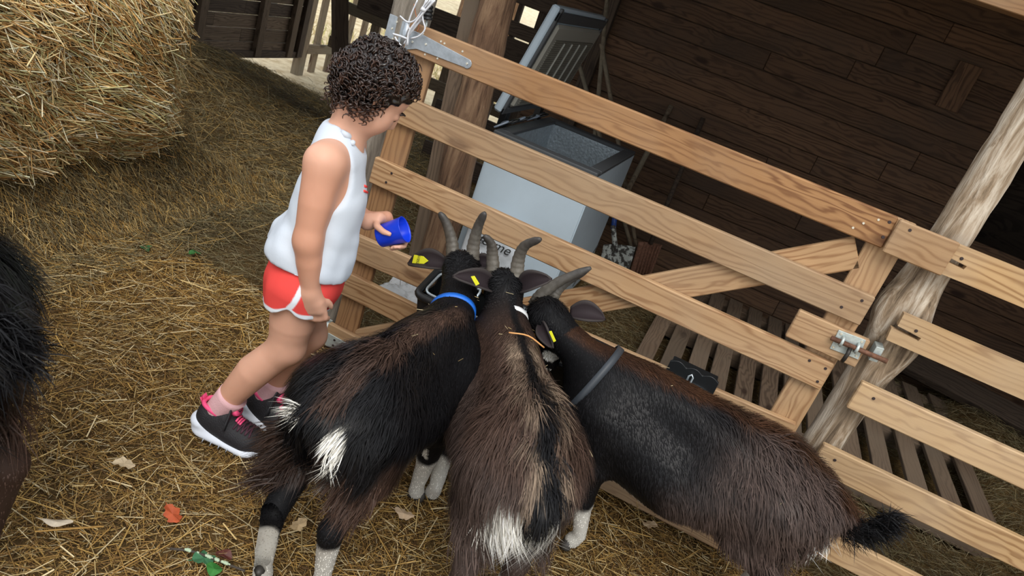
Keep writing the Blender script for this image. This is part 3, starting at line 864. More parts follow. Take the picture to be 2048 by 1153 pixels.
lid_box('gasket', LEN - .03, LEN, 0.0, HGT, 0.0, 0.012, FRZ_DK, lid)
lid_box('gasket', 0.0, LEN, 0.0, 0.03, 0.0, 0.012, FRZ_DK, lid)
def lidpan():
    s = NT('ribbed_grey_lid_panel')
    tc = s.add('ShaderNodeTexCoord')
    w = s.add('ShaderNodeTexWave', Scale=34.0, Distortion=1.5); w.bands_direction = 'Y'; s.l(tc.outputs['Object'], w.inputs['Vector'])
    s.l(s.ramp(w.outputs['Fac'], [(0.2, (0.11, 0.105, 0.085)), (0.8, (0.20, 0.19, 0.155))]), s.b.inputs['Base Color'])
    s.b.inputs['Roughness'].default_value = 0.5
    s.bump(w.outputs['Fac'], 0.4, 0.004)
    return s.m
lid_box('inner_panel', 0.04, LEN - 0.04, 0.035, HGT - 0.06, 0.0, 0.022, plain('grey_lid_plastic', (0.30, 0.29, 0.25), 0.5), lid, 0.012)
lid_box('ribbed_insert', 0.09, LEN - 0.08, 0.05, HGT - 0.12, 0.018, 0.026, lidpan(), lid, 0.004)
for s in (0.22, 0.34, 0.46, 0.58):
    lid_box('rib', s - 0.004, s + 0.004, 0.06, HGT - 0.13, 0.026, 0.033, plain('pale_rib', (0.42, 0.42, 0.37), 0.5), lid, 0.002)
for s in (0.14, 0.62):
    p = lid_pt(s, -0.03, -0.015)
    blk('lid_hinge', p, (0.03, 0.05, 0.11), BLACKP, fz)
# cables tangled behind the hinge side
for i in range(9):
    y0 = Y0 + 0.02 + 0.07 * i
    pts = spline([(X0 - .01, y0, 0.735), (X0 + .03, y0 + .03, 0.772 + .008 * math.sin(i * 3)), (X0 + .0, y0 + .07, 0.755), (X0 - .02, y0 + .10, 0.735)], 12)
    tube('cable', pts, 0.0045, BLACKP if i % 3 else plain('blue_grey_cable', (0.2, 0.24, 0.3), 0.4), fz, n=6)
# leaning poles in the dark corner
for i, (pa, pb) in enumerate((((1150, 100), (1180, 205)), ((1208, 70), (1196, 200)), ((1210, 130), (1222, 200)))):
    a = aty(*pa, 2.02); b = aty(*pb, 2.02); d = (b - a)
    t1 = (b[2] - 0.02) / max(1e-3, a[2] - b[2])
    o = tube('leaning_pole', [a - d * 0.6, b + d * t1], 0.012, SLAT_W, n=8)
    tag(o, ('thin pole leaning in the dark corner nearest the freezer lid', 'thin upright pole in the dark barn corner', 'thin pole leaning on the plank wall by the corner')[i], 'pole', 'poles in the corner')

# feed sack with lettering, leaning on the freezer's end
SACK = plain('white_woven_sack', (0.62, 0.66, 0.70), 0.55, bump=0.25, nscale=90, noise=0.06)
INK = plain('black_ink', (0.02, 0.02, 0.02), 0.6)
F_ = Field((-0.02, 0.72, 0.0), (0.36, 0.90, 0.48), 0.006)
F_.rbox((0.20, 0.83, 0.21), (0.125, 0.028, 0.19), 0.025, 0)
F_.cone((0.09, 0.82, 0.38), (0.30, 0.82, 0.36), 0.022, 0.014, 0.02)
V, Q = F_.nets()
V[:, 1] += 0.008 * hash_noise(V, 14, 4) + 0.004 * hash_noise(V, 34, 5)
sk = thing('feed_sack', 'white printed feed sack leaning on the freezer behind the goat horns', 'sack', (0.2, 0.83, 0))
link('sack_body', mesh_arrays('sack_body', relax(V, Q, 2), Q, smooth=True), SACK, sk)
def text(name, body, loc, size, rot, mat, par, extr=0.0006, shear=0.0):
    c = bpy.data.curves.new(name, 'FONT'); c.body = body; c.size = size; c.extrude = extr; c.shear = shear; c.align_x = 'CENTER'; c.align_y = 'CENTER'
    o = bpy.data.objects.new(name, c); COL.objects.link(o)
    dg = bpy.context.evaluated_depsgraph_get()
    me = bpy.data.meshes.new_from_object(o.evaluated_get(dg))
    bpy.data.objects.remove(o)
    mw = rot.to_4x4(); mw.translation = Vector(loc)
    return link(name, me, mat, par, mw)
RTX = Matrix.Rotation(math.radians(90), 3, 'X')
q = aty(988, 490, 0.79); text('printed_word', 'ferme', q, 0.062, RTX, INK, sk, shear=0.35)
q = aty(977, 514, 0.79); text('printed_line', 'LEZCER', q, 0.021, RTX, INK, sk)
q = aty(961, 483, 0.79); text('printed_line', 'la', q, 0.03, RTX @ Matrix.Rotation(math.radians(90), 3, 'Z'), INK, sk)
q = aty(972, 525, 0.79)
tube('printed_emblem', [(q[0] + 0.013 * math.cos(a), q[1], q[2] + 0.013 * math.sin(a)) for a in np.linspace(-0.3, math.pi + .3, 14)], 0.0022, INK, sk, n=4)
tube('printed_emblem', [(q[0] + 0.007 * math.cos(a), q[1], q[2] - .002 + 0.007 * math.sin(a)) for a in np.linspace(-0.3, math.pi + .3, 10)], 0.0012, INK, sk, n=4)

# clear plastic bag lying on the straw behind the gate
def bag_mat():
    s = NT('clear_crumpled_plastic')
    s.b.inputs['Base Color'].default_value = (0.86, 0.88, 0.90, 1)
    s.b.inputs['Roughness'].default_value = 0.2
    s.b.inputs['Alpha'].default_value = 0.33
    return s.m
bg_c = np.array([0.045, 0.55])
def bagz(X, Y):
    P = np.stack([X.ravel(), Y.ravel(), 0 * X.ravel()], 1)
    a = np.abs(hash_noise(P, 16, 8)) * 0.035 + np.abs(hash_noise(P, 40, 9)) * 0.014
    return 0.03 + a.reshape(X.shape) + ground_h(X, Y)
bgm = grid_mesh('plastic_bag', -0.10, 0.17, 0.42, 0.72, 42, 42, bagz)
o = link('plastic_bag', bgm, bag_mat())
sm = o.modifiers.new('s', 'SOLIDIFY'); sm.thickness = 0.0012
tag(o, 'clear crumpled plastic bag on the straw behind the gate', 'plastic bag')

# shovel and rusty ribbed spade head by the wall
fl = plain('chipped_white_paint', (0.38, 0.40, 0.38), 0.6)
def chip():
    s = NT('chipped_white_paint_on_steel')
    tc = s.add('ShaderNodeTexCoord')
    n = s.add('ShaderNodeTexNoise', Scale=38.0, Detail=5.0, Roughness=0.6); s.l(tc.outputs['Object'], n.inputs['Vector'])
    s.l(s.ramp(n.outputs['Fac'], [(0.47, (0.05, 0.045, 0.04)), (0.53, (0.42, 0.44, 0.41))]), s.b.inputs['Base Color'])
    s.b.inputs['Roughness'].default_value = 0.6
    return s.m
CHIP = chip()
sh = thing('shovel', 'shovel with blue and white handle and paint-flecked blade', 'shovel', (0.6, 1.9, 0))
def blade(name, quad, y, par, mat, bend=0.02, n=10):
    """curved metal blade: quad corners as (x,z) bl, br, tr, tl"""
    Q4 = [np.array(p) for p in quad]; V = []; F = []
    for i in range(n):
        for j in range(n):
            u, v = i / (n - 1), j / (n - 1)
            p = (Q4[0] * (1 - u) + Q4[1] * u) * (1 - v) + (Q4[3] * (1 - u) + Q4[2] * u) * v
            V.append((p[0], y + bend * (1 - (2 * u - 1) ** 2) * 1.0, p[1]))
    for i in range(n - 1):
        for j in range(n - 1): F.append((i * n + j, (i + 1) * n + j, (i + 1) * n + j + 1, i * n + j + 1))
    o = link(name, mesh_poly(name, V, F), mat, par)
    m = o.modifiers.new('s', 'SOLIDIFY'); m.thickness = 0.003
    return o
blade('blade', [(0.52, 0.05), (0.69, 0.02), (0.665, 0.225), (0.50, 0.165)], 1.88, sh, CHIP)
tube('socket', [(0.575, 1.89, 0.15), (0.505, 1.90, 0.28)], [0.016, 0.013], CHIP, sh, n=10)
tube('painted_grip', [(0.513, 1.90, 0.26), (0.488, 1.92, 0.335)], 0.0145, plain('blue_paint', (0.02, 0.06, 0.25), 0.5, noise=0.4, nscale=80), sh, n=10)
tube('handle', [(0.49, 1.92, 0.33), (0.52, 2.12, 0.95)], 0.014, SLAT_W, sh, n=10)
sp = thing('spade', 'rusty brown ribbed spade head behind the white-flecked shovel', 'spade', (0.75, 1.98, 0))
blade('blade', [(0.69, 0.02), (0.80, 0.045), (0.785, 0.275), (0.665, 0.24)], 1.945, sp, RUST, 0.02)
for u in (0.25, 0.4, 0.55, 0.7, 0.85):
    a = np.array([0.69, 0.03]) * (1 - u) + np.array([0.80, 0.055]) * u; b = np.array([0.667, 0.235]) * (1 - u) + np.array([0.783, 0.268]) * u
    tube('rib', [(a[0], 1.943 + .02 * (1 - (2 * u - 1) ** 2), a[1]), (b[0], 1.943 + .02 * (1 - (2 * u - 1) ** 2), b[1])], 0.004, RUST, sp, n=6)
tube('handle', [(0.725, 1.96, 0.25), (0.70, 2.13, 0.95)], 0.013, DARK_W, sp, n=10)

# pallets lying on the barn floor
def pallet(label, x0, nsl, pitch, w, y0, y1, seed):
    rr = random.Random(seed)
    t = thing('pallet', label, 'pallet', (x0 + nsl * pitch / 2, (y0 + y1) / 2, 0), group='pallets on the barn floor')
    for i in range(nsl):
        x = x0 + i * pitch + w / 2 + rr.uniform(-.006, .006)
        board('slat', (x, y0 + rr.uniform(-.015, .015), 0.105), (x + rr.uniform(-.008, .008), y1, 0.105), w, 0.018, (0, 0, 1), PAL_W, t, bev=0.002)
    for y in (y0 + .05, (y0 + y1) / 2, y1 - .05):
        board('stringer', (x0, y, 0.055), (x0 + (nsl - 1) * pitch + w, y, 0.055), 0.08, 0.08, (0, 0, 1), PAL_W, t)
pallet('wooden pallet on the floor behind the gate', 0.93, 8, 0.105, 0.075, 0.80, 2.1, 1)
pallet('wooden pallet on the floor behind the right fence boards', 1.80, 5, 0.130, 0.078, 0.72, 2.0, 2)
o = board('fallen_beam', (2.05, 2.10, 0.20), (3.3, 1.62, 0.24), 0.12, 0.05, (0, -0.6, 0.8), DARK_W)
tag(o, 'dark old beam lying by the wall behind the right fence', 'beam')

# ================================================================ feed trough hung on the gate
tr = thing('feed_trough', 'long black plastic feed trough hung on the gate, goats feeding', 'trough', (0.74, -0.1, 0.3))
TX0, TX1 = 0.315, 1.165
nb, bb = np.array([-0.160, 0.430]), np.array([-0.036, 0.472])     # near and back rim (y,z)
def trough_shell(inset, drop, name, mat, par):
    prof = [nb + (0, 0), nb + (0.012, -0.10 + drop), nb + (0.035, -0.145 + drop), bb + (-0.02, -0.175 + drop), bb + (0, -0.12), bb]
    prof = [np.array(p) for p in prof]
    V = []; F = []
    xs = [TX0, TX0 + 0.012, TX0 + 0.04, TX1 - 0.04, TX1 - 0.012, TX1]
    cen = (nb + bb) / 2
    for i, x in enumerate(xs):
        e = [0.0, 0.75, 1, 1, 0.75, 0.0][i]
        for k, p in enumerate(prof):
            top = (k in (0, 5))
            q = p if top else np.array([cen[0] + (p[0] - cen[0]) * (0.8 + .2 * e), nb[1] + (p[1] - nb[1]) * (0.02 + 0.98 * e)])
            V.append((x, q[0], q[1]))
    m = len(prof)
    for i in range(len(xs) - 1):
        for k in range(m - 1): F.append((i * m + k, i * m + k + 1, (i + 1) * m + k + 1, (i + 1) * m + k))
    o = link(name, mesh_poly(name, V, F, False), mat, par)
    sm = o.modifiers.new('s', 'SOLIDIFY'); sm.thickness = 0.006; sm.offset = 0
    return o
trough_shell(0, 0, 'tub', BLACKP, tr)
def ring(inset, r, name, mat, dz=0.0, zoff=0.0):
    a = nb + np.array([inset, 0.338 * inset + zoff]); b = bb - np.array([inset, 0.338 * inset - zoff])
    x0, x1 = TX0 + inset, TX1 - inset; R_ = 0.022
    pts = []
    def corner(cx, cu, a0):
        for t in np.linspace(0, math.pi / 2, 5):
            pts.append((cx + R_ * math.cos(a0 + t), cu + R_ * math.sin(a0 + t)))
    Lb = np.linalg.norm(b - a)
    corner(x1 - R_, Lb - R_, 0); corner(x0 + R_, Lb - R_, math.pi / 2); corner(x0 + R_, R_, math.pi); corner(x1 - R_, R_, 1.5 * math.pi)
    pts.append(pts[0])
    e = (b - a) / Lb
    P = [(x, a[0] + e[0] * u, a[1] + e[1] * u) for x, u in pts]
    return tube(name, P, r, mat, tr, n=8)
ring(-0.006, 0.012, 'rim', BLACKP)
ring(0.010, 0.0042, 'rim_wire', plain('pale_steel_wire', (0.55, 0.62, 0.66), 0.3, 0.6), zoff=0.006)
for x in (0.60, 0.90):
    board('divider', (x, nb[0] + .01, nb[1] - .07), (x, bb[0] - .01, bb[1] - .075), 0.13, 0.005, (1, 0, 0), BLACKP, tr)
    tube('divider_wire', [(x, nb[0], nb[1] + .008), (x, bb[0], bb[1] + .008)], 0.0035, MATS['pale_steel_wire'], tr, n=6)
# hanging hook plate with scalloped top edge, over the fourth rail
def hook(x0, x1):
    xs = np.linspace(x0, x1, 25)
    top = 0.525 + 0.010 * np.abs(np.sin((xs - x0) / (x1 - x0) * math.pi * 3))
    out = [(x, z) for x, z in zip(xs, top)]
    pts = out + [(x1, 0.44), (x0, 0.44)]
    o = plate_poly('hook_plate', pts, -0.0235, 0.010, BLACKP, tr)
    blk('hook_top', ((x0 + x1) / 2, -0.008, 0.522), (x1 - x0 - .01, 0.045, 0.008), BLACKP, tr)
    w = MATS['pale_steel_wire']; xm = (x0 + x1) / 2 - .003
    tube('clip', [(xm - .006, -0.044, 0.485), (xm - .006, -0.043, 0.512), (xm, -0.042, 0.519), (xm + .006, -0.043, 0.512), (xm + .006, -0.044, 0.485), (xm - .006, -0.045, 0.482)], 0.0028, w, tr, n=6)
    tube('hook_wire', [(x0 + .012, -0.040, 0.489), (x1 - .03, -0.040, 0.487), (x1 - .018, -0.043, 0.482), (x1 - .015, -0.06, 0.470), (x1 - .015, -0.09, 0.455)], 0.004, w, tr, n=8)
hook(1.045, 1.19)
hook(0.33, 0.475)
# feed pellets
n = 420
px = RNG.uniform(TX0 + .03, TX1 - .05, n); px = px[(hash_noise(np.stack([px, px * 0, px * 0], 1), 9, 3) > -0.2)]; n = len(px)
c = np.stack([px, RNG.uniform(-0.115, -0.06, n), 0.310 + RNG.uniform(0, .028, n)], 1)
d = RNG.normal(size=(n, 3)); d /= np.linalg.norm(d, axis=1)[:, None]
o = link('feed_pellets', straws('feed_pellets', c, d, 0.012, 0.007, pick([(0.32, 0.26, 0.16), (0.42, 0.34, 0.2), (0.2, 0.16, 0.1)], n)), vcol('straw', 0.6, 0.35))
tag(o, 'pale feed pellets scattered in the black trough', 'feed', kind='stuff')

# ================================================================ goats
from mathutils.bvhtree import BVHTree
FUR = vcol('goat_fur', 0.36, 0.14)
SKINF = vcol('goat_coat', 0.6, 0.10)
HORN = None
def horn_mat():
    s = NT('ridged_grey_horn')
    a = s.add('ShaderNodeAttribute', attribute_name='Col')
    tc = s.add('ShaderNodeTexCoord')
    n = s.add('ShaderNodeTexNoise', Scale=90.0, Detail=4.0); s.l(tc.outputs['Object'], n.inputs['Vector'])
    s.l(s.mix(0.55, a.outputs['Color'], s.ramp(n.outputs['Fac'], [(0.3, (0.35, 0.33, 0.3)), (0.7, (1, 1, 1))]), 'MULTIPLY'), s.b.inputs['Base Color'])
    s.b.inputs['Roughness'].default_value = 0.5
    s.bump(n.outputs['Fac'], 0.25, 0.003)
    return s.m
HORN = horn_mat()
HOOF = plain('dark_hoof', (0.05, 0.045, 0.04), 0.5)
BLACK = np.array([0.0075, 0.0072, 0.0080]); BROWN = np.array([0.062, 0.036, 0.026]); RUSTY = np.array([0.052, 0.023, 0.012])
TAN = np.array([0.25, 0.185, 0.13]); WHITE = np.array([0.72, 0.69, 0.62]); GREYB = np.array([0.088, 0.060, 0.050])
def mixc(a, b, t):
    t = np.clip(t, 0, 1)[:, None]; return a * (1 - t) + b * t
def unit(v):
    v = np.array(v, float); return v / np.linalg.norm(v)

def goat(label, pos, yaw, sx, sz, poll, muzzle, horns, ears, colour, cutlen, feet=None, tail=None, collar=None, tags=(), nfur=42000, fur_scale=1.0, neck_mid=None, sw=1.0, group='goats', neck_r=1.0, deep=0.02, tailcol=BLACK, taillen=.06, hornr=.0205, tailr=.05, flare=(), sock=1.0, tailn=1700, udder=()):
    """pos: ground point under mid body; local x forward, y left, z up. poll/muzzle in world."""
    cy, sy = math.cos(yaw), math.sin(yaw)
    Rw = np.array([[cy, -sy, 0], [sy, cy, 0], [0, 0, 1.0]])
    P0 = np.array([pos[0], pos[1], 0.012])
    SCL = np.array([sx, sw * sz, sz])
    def W(p): return P0 + (np.asarray(p, float) * SCL) @ Rw.T
    def Lc(p): return ((np.asarray(p, float) - P0) @ Rw) / SCL
    root = thing('goat', label, 'goat', tuple(P0), group=group)
    poll = np.array(poll, float); muzzle = np.array(muzzle, float)
    ft = {'fl': (0.17, 0.075), 'fr': (0.17, -0.075), 'hl': (-0.27, 0.085), 'hr': (-0.27, -0.085)}
    if feet: ft.update(feet)
    lo = np.minimum(np.minimum(W((-.36, -.25, 0)), W((-.36, .25, 0))), np.minimum(W((.36, -.25, 0)), W((.36, .25, 0))))
    hi = np.maximum(np.maximum(W((-.36, -.25, .66)), W((-.36, .25, .66))), np.maximum(W((.36, -.25, .66)), W((.36, .25, .66))))
    for q in (poll, muzzle): lo = np.minimum(lo, q - .12); hi = np.maximum(hi, q + .12)
    lo[2] = -0.02
    F = Field(lo, hi, 0.0075)
    s = sz
    def ch(pts, rads, k): F.chain([W(p) for p in pts], [r * s for r in rads], k * s)
    # trunk: spine, ribs and belly
    ch([(-.275, 0, .430), (-.17, 0, .468), (-.02, 0, .478), (.13, 0, .495), (.20, 0, .478)], [.070, .080, .074, .066, .072], .05)
    for sd in (-1, 1):
        ch([(-.16, .040 * sd, .405), (-.02, .050 * sd, .385 - deep), (.13, .038 * sd, .390), (.21, .028 * sd, .395)], [.092, .098, .094, .078], .05)
    ch([(-.14, 0, .365 - deep * .8), (.02, 0, .350 - deep), (.18, 0, .350 - deep * .6)], [.074, .078, .072], .05)
    # legs
    for key, sd in (('hl', 1), ('hr', -1)):
        fx, fy = ft[key]
        ch([(-.215, .062 * sd, .415), (-.190, .088 * sd, .30)], [.080, .052], .05)
        hock = (fx - .022, fy * 1.0, .190)
        ch([(-.190, .088 * sd, .30), hock], [.040, .0245], .03)
        ch([hock, (fx + .004, fy, .055), (fx + .012, fy, .028)], [.027, .0185, .022], .012)
    for key, sd in (('fl', 1), ('fr', -1)):
        fx, fy = ft[key]
        ch([(.195, .072 * sd, .41), (.165, .088 * sd, .285)], [.078, .048], .04)
        kn = (fx * .6 + .165 * .4 + .008, fy * .7 + .088 * sd * .3, .155)
        ch([(.165, .088 * sd, .285), kn], [.043, .026], .02)
        ch([kn, (fx, fy, .05), (fx + .010, fy, .026)], [.026, .0185, .022], .012)
    # neck
    nb_ = W((.19, 0, .475)); nm = np.array(neck_mid) if neck_mid is not None else (nb_ + poll) / 2 + np.array([0, 0, -.01])
    F.chain([W((.17, 0, .44)), nm, poll + (0, 0, -.02)], [.076 * s * neck_r, .050 * s * neck_r, .040 * s], .05 * s)
    F.chain([W((.235, 0, .385)), nm + np.array([0, 0, -.05])], [.062 * s, .036 * s], .04 * s)
    # head
    h = unit(muzzle - poll); hd = Rw @ np.array([1.0, 0, 0]) + np.array([0, 0, .35])
    nrm = unit(hd - h * (hd @ h)); left = np.cross(nrm, h) * -1
    if left @ (Rw @ np.array([0, 1.0, 0])) < 0: left = -left
    HL = np.linalg.norm(muzzle - poll)
    F.chain([poll + h * .02 - nrm * .012, poll + h * HL * .5 - nrm * .008, muzzle - h * .02], [.045 * s, .039 * s, .026 * s], .03 * s)
    F.chain([poll + h * HL * .28 - nrm * .040, muzzle - h * .025 - nrm * .018], [.032 * s, .020 * s], .025 * s)
    for sd in (-1, 1):
        F.ell(poll + h * HL * .33 + left * .036 * s * sd + nrm * .006, (.016 * s,) * 3, .012)
    # tail stub
    tb = W((-.33, 0, .452))
    tp = [tb, tb + Rw @ np.array([-.03, 0, .01]), tb + Rw @ np.array([-.07, 0, -.01])] if tail is None else [tb] + [np.array(q) for q in tail]
    F.chain([W((-.29, 0, .445))] + tp, [.03 * s] + [.020 * s * (1 - .18 * i) for i in range(len(tp))], .02 * s)
    for (uc, ur) in udder: F.ell(W(uc), (ur, ur, ur * 1.15), .015)
    V, Q = F.nets(); V = relax(V, Q, 2)
    L = Lc(V)
    # where along body/neck/head each point sits
    def regions(X):
        Lx = Lc(X)
        ax = poll - nb_; tn = ((X - nb_) @ ax) / (ax @ ax)
        nk = sst(.05, .35, tn) * (Lx[:, 0] > .12)
        hd_ = np.minimum(np.linalg.norm(X - poll, axis=1), np.linalg.norm(X - (poll + muzzle) / 2, axis=1)) < .10 * s
        hd_ |= np.linalg.norm(X - muzzle, axis=1) < .07
        leg = sst(.29, .235, Lx[:, 2] + .10 * sst(.105, .06, np.abs(Lx[:, 1])) * (np.abs(Lx[:, 0]) < .15)) * (~hd_)
        dt = np.min(np.stack([np.linalg.norm(X - q, axis=1) for q in tp[1:]]), 0)
        tl = (dt < tailr * s) & (Lx[:, 0] < -.30)
        return Lx, nk, hd_, leg, tl
    def base_colour(X, N):
        Lx, nk, hd_, leg, tl = regions(X)
        c = colour(Lx, N @ Rw, nk, hd_, X)
        # white socks: below hock / knee
        nz = .012 * hash_noise(X, 40, 3)
        c = mixc(c, mixc(np.tile(WHITE * .9, (len(X), 1)), np.array([.38, .32, .26]), .12 + .45 * hash_noise(X, 22, 9)), sst(.158, .140, Lx[:, 2] + nz) * (~hd_) * sock)
        c = mixc(c, WHITE, (sst(.262, .245, Lx[:, 2] + nz) * (np.abs(Lx[:, 1]) < .085) * (Lx[:, 0] > -.14) * (Lx[:, 0] < .3) * (N[:, 2] < -.35) * (~hd_)))
        c = mixc(c, tailcol, tl * 1.0)
        return c
    N = vnormals(V, Q)
    col = base_colour(V, N) * .75
    body = link('body', mesh_arrays('goat_body', V, Q, col, True), SKINF, root)
    # coat
    P, Nn = samp(V, Q, nfur, lambda X: np.where(Lc(X)[:, 2] < .16, .55, 1.0))
    Lx, nk, hd_, leg, tl = regions(P)
    fl = np.tile(Rw @ np.array([-.5, 0, -.8]), (nfur, 1))
    nd = unit(nb_ - poll)
    fl = fl * (1 - nk[:, None]) + nk[:, None] * (nd + np.array([0, 0, -.25]))
    fl[hd_] = h * .8
    fl[leg > .5] = np.array([0, 0, -1.0])
    if len(tp) > 1: fl[tl] = unit(tp[-1] - tp[0])
    tuft = np.stack([hash_noise(P, 26, 11 + i) for i in range(3)], 1) + .6 * np.stack([hash_noise(P, 60, 21 + i) for i in range(3)], 1)
    fl = fl + (.20 + .22 * sst(.05, -.1, Lx[:, 0]))[:, None] * tuft + .09 * RNG.normal(size=fl.shape)
    fl = fl - Nn * np.sum(fl * Nn, 1)[:, None]
    fl /= np.linalg.norm(fl, axis=1)[:, None] + 1e-9
    ln = np.full(nfur, .017)
    spine = (Nn[:, 2] > .75) & (Lx[:, 2] > .42)
    ln = np.where(spine, .030, ln)
    ln = ln + .036 * sst(.02, -.17, Lx[:, 0]) * sst(.24, .31, Lx[:, 2]) * cutlen
    ln = ln * (1 - .55 * nk)
    ln = np.where(hd_, np.where(np.linalg.norm(P - poll - (0, 0, .02), axis=1) < .05, .022, .008), ln)
    ln = ln * (1 - .68 * leg)
    rear = sst(.35, .75, -(Nn @ Rw)[:, 0]) * sst(-.15, -.22, Lx[:, 0]) * sst(.24, .29, Lx[:, 2]) * sst(.44, .38, Lx[:, 2]) * (np.abs(Lx[:, 1]) > .035)
    ln = ln + .045 * rear * cutlen
    ln = np.where(tl, taillen, ln)
    ln = ln * fur_scale * s * RNG.uniform(.65, 1.25, nfur)
    lift = np.where(hd_ | (leg > .5), .10, np.where(Lx[:, 0] > 0, .05, .15))[:, None] * RNG.uniform(.5, 1.6, (nfur, 1))
    lift = np.where(tl[:, None], .45, lift + .25 * rear[:, None])
    L1 = ln[:, None]
    P1 = P + fl * L1 * .5 + Nn * L1 * lift
    P2 = P + fl * L1 + Nn * L1 * lift * 1.15 + np.array([0, 0, -.16]) * L1 * RNG.uniform(.3, 1.3, (nfur, 1))
    c = base_colour(P + fl * .004, Nn)
    c = np.clip(c * (1 + .30 * RNG.normal(size=(nfur, 1))), .003, 1)
    tip = np.clip(c * 1.25 + .001, 0, 1)
    fo = link('coat', strands('coat', P - Nn * .002, P1, P2, np.where(leg > .5, .0016, .0023) * s, c, tip, side=Nn), FUR, root)
    fo['kind'] = 'stuff'
    # long hair of the tail, and flaring tufts
    bush = []
    tpa = np.array(tp)
    if taillen > .05:
        bush.append((spline(tpa, 400)[RNG.integers(90 if tailn > 500 else 300, 400, tailn)] + RNG.normal(size=(tailn, 3)) * (.010 if tailn > 500 else .005) * s, unit(tpa[-1] - tpa[0]), taillen, .55 if tailn > 500 else .28, tailcol))
    for (fc, fr, fd, fl_, n_, fcol) in flare:
        near = np.linalg.norm(Lc(V) - np.array(fc), axis=1) < fr
        cand = V[near]
        if len(cand): bush.append((cand[RNG.integers(0, len(cand), n_)] + RNG.normal(size=(n_, 3)) * .004, unit(fd), fl_, .22, fcol))
    for (bp, bd, bl, spread, bc) in bush:
        m_ = len(bp); dd = bd + spread * RNG.normal(size=(m_, 3)); dd /= np.linalg.norm(dd, axis=1)[:, None]
        ll = (bl * RNG.uniform(.45, 1.15, m_))[:, None]
        cb_ = np.clip(np.tile(bc, (m_, 1)) * (1 + .3 * RNG.normal(size=(m_, 1))), .003, 1)
        to_ = link('long_hair', strands('long_hair', bp, bp + dd * ll * .55, bp + dd * ll + np.array([0, 0, -.12]) * ll, .0022 * s, cb_, cb_ * 1.2), FUR, root); to_['kind'] = 'stuff'
    # hooves
    for key in ft:
        fx, fy = ft[key]
        for sd in (-1, 1):
            b_ = W((fx + .018, fy + .0125 * sd, 0))
            Vh, Fh = sweep([b_ + (0, 0, .002), b_ + (0, 0, .012), b_ - Rw[:, 0] * .008 + (0, 0, .034)], [.0155 * s, .0145 * s, .010 * s], 10)
            link('hoof', mesh_poly('hoof', Vh, Fh), HOOF, root)
    # horns
    for hp_ in horns:
        pts = spline(np.array(hp_), 30); t = np.linspace(0, 1, 30)
        r = (hornr * (1 - .55 * t) + .0012 * np.sin(t * 60) * (1 - t)) * s
        r[-3:] *= [.9, .75, .45]
        Vh, Fh = sweep(pts, r, 12, flat=(1.0, .82))
        cc = mixc(np.array([0.17, 0.15, 0.12]), np.array([0.050, 0.045, 0.042]), np.concatenate([np.repeat(t, 12), [0, 1]]))
        link('horn', mesh_poly('horn', Vh, Fh, True, cc), HORN, root)
    # ears: cupped leaves
    for (r0, t0, wd, dn) in ears:
        r0 = np.array(r0); t0 = np.array(t0); ax = t0 - r0; Le = np.linalg.norm(ax); ax /= Le
        dn = unit(np.array(dn) - ax * (np.array(dn) @ ax)); wv = np.cross(ax, dn)
        nu, nv = 14, 9; Vv = []; cc = []
        for i in range(nu):
            u = i / (nu - 1)
            w_ = wd * (math.sin(math.pi * min(1, u * .82 + .14)) ** .8) * (1 if u < .99 else .12)
            for j in range(nv):
                v = j / (nv - 1) * 2 - 1
                cup = .38 * w_ * (v * v) + .012 * math.sin(u * 3)
                Vv.append(r0 + ax * Le * u + wv * w_ * v * .5 + dn * cup - np.array([0, 0, .012]) * u * u)
                edge = abs(v) > .8
                cc.append(np.array([0.030, 0.022, 0.024]) if not edge else np.array([0.05, .042, .04]))
        Fe = [(i * nv + j, (i + 1) * nv + j, (i + 1) * nv + j + 1, i * nv + j + 1) for i in range(nu - 1) for j in range(nv - 1)]
        o = link('ear', mesh_poly('ear', Vv, Fe, True, np.array(cc)), SKINF, root)
        m = o.modifiers.new('s', 'SOLIDIFY'); m.thickness = .005; m.offset = 0
    # eyes
    for sd in (-1, 1):
        ec = poll + h * HL * .33 + left * .044 * s * sd + nrm * .008
        bm = bmesh.new(); bmesh.ops.create_uvsphere(bm, u_segments=12, v_segments=8, radius=.0105 * s); me = bpy.data.meshes.new('eye'); bm.to_mesh(me); bm.free()
        eo = link('eye', me, plain('amber_eye', (0.12, 0.06, 0.015), 0.1), root, Matrix.Translation(Vector(ec)))
    # collar round the neck
    if collar:
        cp, cd, cwid, cm, slack = collar
        cp = np.array(cp); cd = unit(cd); u = unit(np.cross(cd, [0, 0, 1])); v = np.cross(cd, u)
        bv = BVHTree.FromPolygons([tuple(q) for q in V], [tuple(q) for q in Q])
        n_ = 40; th = np.arange(n_) * 2 * np.pi / n_; rad = []
        for a in th:
            dv = math.cos(a) * u + math.sin(a) * v
            hit = bv.ray_cast(Vector(cp), Vector(dv))
            rad.append(min(hit[3] if hit[0] else .06, .062 if slack < .003 else .11))
        rad = np.array(rad); rad = (np.roll(rad, 1) + rad * 2 + np.roll(rad, -1)) / 4 + slack
        Vc = []
        for w_ in (-.5, .5):
            for rr_ in (0, .004):
                for a, r0_ in zip(th, rad): Vc.append(cp + cd * w_ * cwid + (r0_ + rr_) * (math.cos(a) * u + math.sin(a) * v))
        Fc = []
        for a in range(n_):
            b = (a + 1) % n_
            for i, j in ((0, 2 * n_), (2 * n_, 3 * n_), (3 * n_, n_), (n_, 0)): Fc.append((i + a, i + b, j + b, j + a))
        link('collar', mesh_poly('collar', Vc, Fc), cm, root)
